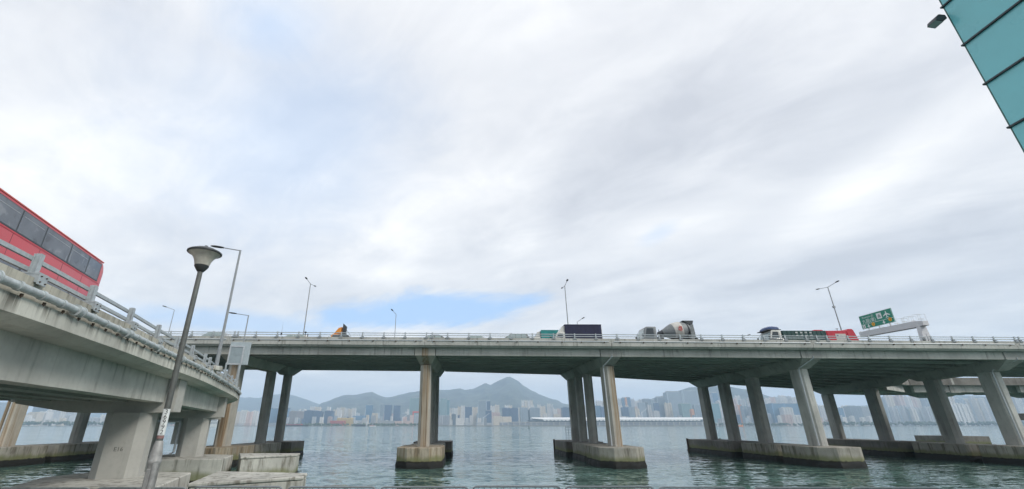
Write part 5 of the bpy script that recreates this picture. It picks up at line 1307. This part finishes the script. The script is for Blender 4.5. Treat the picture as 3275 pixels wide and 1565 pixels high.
def colored(o, c, k=1.0):
    o.color = (c[0] * k, c[1] * k, c[2] * k, 1.0); return o
random.seed(77)
for (px0, px1, py, Y, kind, cn) in sorted(BL):
    a_, b_ = at(px0, py, Y), at(px1, py, Y)
    W = b_.x - a_.x; H = a_.z; cx_ = (a_.x + b_.x) / 2
    zone = next(z for lim, z in ZONES if (px0 + px1) / 2 < lim); i = count.get(zone, 0); count[zone] = i + 1
    lab = '%s %s, %s from the left %s' % (cn.replace(' glass', 'ish'), KINDW[kind], ordinal(i), zone)
    t = thing({'f': 'residential_tower', 'g': 'glass_tower', 's': 'office_block', 'b': 'low_block'}[kind], lab, 'building', (cx_, Y, 3.0), 0, 'skyline buildings across the harbour')
    D = min(max(W * 0.8, 22), 55); h = H - 3.0; col = C_[cn]
    jit = random.uniform(0.9, 1.08)
    if kind == 'f':
        nb = max(3, int(W / 7.5)) | 1; pts = []; step = W / nb
        for k in range(nb):
            d0 = 0.0 if k % 2 == 0 else 3.2
            pts += [(-W / 2 + k * step, d0), (-W / 2 + (k + 1) * step, d0)]
        front = pts; backp = [(x_, D - y_) for x_, y_ in reversed(pts)]
        colored(MB().extrude(front + backp, 0, h * 0.955).build('body', 'facade_flats', t), col, jit)
        for k in range(0, nb, 2):
            x_ = -W / 2 + k * step
            colored(MB().box(x_ + step * 0.12, x_ + step * 0.88, D * 0.2, D * 0.55, h * 0.955, h * (0.985 + 0.015 * (k % 4 == 0))).build('roof_tank', 'facade_flats', t), col, jit * 1.05)
        colored(MB().box(-W / 2 - 3, W / 2 + 3, -5, -0.3, 0, min(14, h * 0.2)).build('podium', 'facade_flats', t), col, 0.8)
    elif kind == 'g':
        top = h * random.choice((0.965, 0.98))
        m = MB(); m.extrude([(-W / 2, 0), (W / 2, 0), (W / 2, D), (-W / 2, D)], 0, top)
        colored(m.build('body', 'facade_glass', t), col, jit)
        colored(MB().box(-W / 2 + W * 0.12, W / 2 - W * 0.12, D * 0.15, D * 0.8, top, h).build('roof_plant', 'facade_flats', t), C_['pale'], 0.8)
        for k in (-1, 1): colored(MB().box(k * W * 0.5 - (0.06 * W if k > 0 else 0), k * W * 0.5 + (0.06 * W if k < 0 else 0), -1.6, -0.05, 0, top + 2).build('corner_fin', 'facade_flats', t), col, 1.25)
        colored(MB().box(-W / 2 - 4, W / 2 + 4, -8, -1.8, 0, min(16, h * 0.18)).build('podium', 'facade_flats', t), C_['pale'], 0.85)
    elif kind == 's':
        nb = max(3, int(W / 9)); step = W / nb; pts = []
        for k in range(nb): pts += [(-W / 2 + k * step, 0.0), (-W / 2 + (k + 0.75) * step, 0.0), (-W / 2 + (k + 0.75) * step, 1.8), (-W / 2 + (k + 1) * step, 1.8)]
        colored(MB().extrude(pts + [(W / 2, D), (-W / 2, D)], 0, h * 0.96).build('body', 'facade_glass', t), col, jit)
        colored(MB().box(-W * 0.32, W * 0.1, D * 0.2, D * 0.6, h * 0.96, h).build('roof_plant', 'facade_flats', t), col, 1.1)
        colored(MB().box(W * 0.2, W * 0.42, D * 0.2, D * 0.5, h * 0.96, h * 0.985).build('roof_plant', 'facade_flats', t), col, 1.2)
    else:
        colored(MB().extrude([(-W / 2, 0), (W / 2, 0), (W / 2, D), (-W / 2, D)], 0, h * 0.93).build('body', 'facade_flats' if cn not in ('red', 'yellow') else 'facade_glass', t), col, jit)
        colored(MB().box(-W / 2 + 1, W / 2 - 1, 0.8, D - 1, h * 0.93, h).build('roof', 'facade_flats', t), col, 1.1)

# construction gantry crane by the left bay
p0, p1 = at(1320, 1316, 2480), at(1352, 1316, 2480)
t = thing('gantry_crane', 'red portal crane frame standing left of the central pier across the harbour', 'crane', ((p0.x + p1.x) / 2, 2480, 3.0))
hw = (p1.x - p0.x) / 2; hh = p0.z - 3
MB().box(-hw, hw + 14, -4, 4, hh - 7, hh).build('beam', 'site_red', t)
for q in (-hw + 3, hw - 4): MB().box(q - 3, q + 3, -4, 4, 0, hh - 7.02).build('leg', 'site_red', t)
# slender tower cranes
for k, (x, y, lab) in enumerate(((1545, 1335, 'thin construction crane in front of the tall silver tower'), (1288, 1335, 'thin construction crane near the dark blue tower left of the central pier'), (2052, 1318, 'thin construction crane right of the third pier'))):
    p = at(x, y, 2420); t = thing('tower_crane', lab, 'crane', (p.x, 2420, 3.0))
    MB().box(-1, 1, -1, 1, 0, p.z - 3).build('tower', 'boat_white', t); MB().bar((-2, 0, p.z - 8), (32, 0, p.z + 16), 1.4, 1.4).build('jib', 'boat_white', t)

# cruise terminal: long building with white scalloped roof
XT0, XT1 = at(1600, 1350, 2240).x, at(2252, 1350, 2240).x
ter = thing('cruise_terminal', 'long low cruise terminal with white scalloped roof across the harbour', 'terminal', ((XT0 + XT1) / 2, 2270, 4.5))
TO_ = ((XT0 + XT1) / 2, 2270, 4.5)
def zy(y): return at(1800, y, 2240).z
XR0 = at(1712, 1350, 2240).x
MB().box(XT0, XT1, 2246, 2300, 4.5, zy(1351.5)).build('lower_wall', 'terminal_wall', ter, TO_)
MB().box(XT0 + 40, XT1, 2243, 2300, zy(1351.4), zy(1349.6)).build('floor_band', 'mixer_white', ter, TO_)
MB().box(XR0 - 30, XT1 - 2, 2250, 2300, zy(1349.5), zy(1345.5)).build('glazed_storey', 'terminal_glass', ter, TO_)
MB().box(XR0 - 20, XT1, 2243, 2300, zy(1345.4), zy(1344.2)).build('floor_band', 'terminal_wall', ter, TO_)
MB().box(XR0 - 4, XT1 - 4, 2254, 2296, zy(1344.1), zy(1341.0)).build('glazed_storey', 'terminal_glass', ter, TO_)
m = MB(); m.loft([[(x_, 2238, zy(1342.2) if i_ else zy(1339)), (x_, 2238, zy(1339.4) if i_ else zy(1337.5)), (x_, 2262, zy(1335.4)), (x_, 2300, zy(1335.8)), (x_, 2300, zy(1341))] for x_, i_ in ((XR0 - 14, 0), (XR0 + 30, 1), (XT1 + 6, 1))]); m.build('roof', 'roof_shell', ter, TO_)
sc_me = None; x = XR0 + 46
while x < XT1 - 8:
    if sc_me is None:
        m = MB(); m.loft([[(-8.6, y, 0.0), (-6.5, y, -3.4), (-2.5, y, -6.0), (2.5, y, -6.0), (6.5, y, -3.4), (8.6, y, 0.0)] for y in (-1.2, 12)]); sc_me = m.mesh('roof_scallop')
    link('roof_scallop', sc_me, 'roof_shell', ter, (x - TO_[0], 2237.5 - TO_[1], zy(1342.25) - TO_[2])); x += 17.6
for k in range(36):
    x = XT0 + 10 + k * (XT1 - XT0 - 20) / 35
    MB().box(x - 1.2, x + 1.2, 2239, 2242.5, 4.5, zy(1349.7)).build('column', 'mixer_white', ter, TO_)
# trees along the far shore
def tree_belt(label, x0, x1, ytop, Y, nmax, seed):
    random.seed(seed); m = MB(); xa_, xb_ = at(x0, 1355, Y).x, at(x1, 1355, Y).x
    for k in range(nmax):
        cx_ = random.uniform(xa_, xb_); r = random.uniform(3.0, 6.5); cy_ = Y + random.uniform(-14, 20)
        zt = 3 + (at(x0, ytop, Y).z - 3) * random.uniform(0.45, 1.0); cz_ = max(3.5, zt - r)
        ring = []
        for lv, rr in ((-1, 0.2), (-0.5, 0.85), (0.2, 1.0), (0.75, 0.6), (1.0, 0.12)):
            ring.append([(cx_ + r * rr * math.cos(2 * math.pi * q / 6) * random.uniform(0.75, 1.25), cy_ + r * rr * math.sin(2 * math.pi * q / 6), cz_ + r * lv * random.uniform(0.8, 1.15)) for q in range(6)])
        m.loft(ring)
    o = m.build('tree_belt', 'tree_green'); tag(o, label, 'trees'); o['kind'] = 'stuff'
tree_belt('belt of dark trees on the far shore under the ramp', -40, 700, 1346, 2380, 420, 1)
tree_belt('belt of dark trees on the far shore at right behind the columns', 2600, 3300, 1347, 2380, 420, 2)
tree_belt('low trees along the far quay left of the central pier', 900, 1345, 1353, 2360, 220, 3)
tree_belt('low trees along the far quay right of the cruise terminal', 2270, 2600, 1352, 2360, 160, 4)

# vessels
def boat(label, x, Y, L, hull, cabinc, hh_, ch, nm='harbour_boat', decks=1):
    p = at(x, 1362, Y)
    t = thing(nm, label, 'boat', (p.x, Y, 0), 0)
    m = MB(); m.loft([[(-L / 2, -L * 0.1, hh_), (-L / 2 + L * 0.04, -L * 0.08, -0.8), (-L / 2 + L * 0.04, L * 0.08, -0.8), (-L / 2, L * 0.1, hh_)], [(L * 0.3, -L * 0.1, hh_), (L * 0.3, -L * 0.08, -0.8), (L * 0.3, L * 0.08, -0.8), (L * 0.3, L * 0.1, hh_)], [(L / 2, -0.4, hh_ * 1.4), (L * 0.44, -0.2, -0.8), (L * 0.44, 0.2, -0.8), (L / 2, 0.4, hh_ * 1.4)]])
    m.build('hull', hull, t)
    for d in range(decks):
        MB().box(-L * (0.42 - 0.05 * d), L * (0.2 - 0.06 * d), -L * 0.07, L * 0.07, hh_ + 0.02 + d * ch, hh_ + (d + 0.86) * ch).build('cabin', cabinc, t)
        MB().box(-L * (0.40 - 0.05 * d), L * (0.18 - 0.06 * d), -L * 0.0708, L * 0.0708, hh_ + (d + 0.35) * ch, hh_ + (d + 0.68) * ch).build('window_strip', 'terminal_glass', t)
    MB().tube([(-L * 0.1, 0, hh_ + decks * ch - ch * 0.1), (-L * 0.1, 0, hh_ + decks * ch + ch * 1.2)], 0.25, 6).build('mast', 'boat_white', t)
boat('dark barge with red deckhouse near the left pier columns', 950, 2180, 110, 'hull_dark', 'hull_red', 6, 5)
boat('small white launch in the bay left of the central pier', 1192, 2000, 30, 'boat_white', 'hull_red', 3, 3.5)
boat('long dark lighter moored in the bay left of the central pier', 1152, 2250, 55, 'hull_dark', 'hull_dark', 5, 4)
boat('orange boat between the fourth pier columns', 2362, 1900, 38, 'hull_orange', 'boat_white', 5, 4)
boat('white passenger ferry seen past the ramp pier', 690, 1500, 62, 'boat_white', 'boat_white', 6, 5.0, 'ferry', 3)
boat('small grey launch left of the ferry under the ramp', 420, 1700, 30, 'boat_white', 'boat_white', 3, 3.5)
p = at(1692, 1371, 720)
t = thing('channel_buoy', 'small dark channel buoy floating before the cruise terminal', 'buoy', (p.x, 720, 0))
MB().lathe([(1.1, -0.6), (1.5, 0.0), (1.5, 0.7), (0.4, 0.9)], 14).build('float', 'buoy_dark', t, smooth=True)
m = MB(); [m.tube([(0.9 * math.cos(a_), 0.9 * math.sin(a_), 0.7), (0.25 * math.cos(a_), 0.25 * math.sin(a_), 3.2)], 0.12, 6) for a_ in (0.4, 2.0, 3.6, 5.2)]; m.build('cage', 'buoy_dark', t)
MB().lathe([(0.35, 3.2), (0.35, 3.9), (0.1, 4.2), (0.0, 4.3)], 10).build('lantern', 'buoy_dark', t, smooth=True)

# ------------------------------------------------------------------ haze over the harbour
hz = MB().box(-9700, 9700, -3200, 10100, -5.0, 645.0).build('haze', 'paving')
hz['kind'] = 'stuff'
hm = bpy.data.materials.new('haze'); hm.use_nodes = True
ht = hm.node_tree
for nd in list(ht.nodes): ht.nodes.remove(nd)
ho = ht.nodes.new('ShaderNodeOutputMaterial'); hv = ht.nodes.new('ShaderNodeVolumePrincipled')
hv.inputs['Color'].default_value = (0.62, 0.80, 1.0, 1.0); hv.inputs['Density'].default_value = 0.00016; hv.inputs['Anisotropy'].default_value = 0.0
ht.links.new(hv.outputs['Volume'], ho.inputs['Volume'])
hz.data.materials.clear(); hz.data.materials.append(hm)
hz.display_type = 'WIRE'
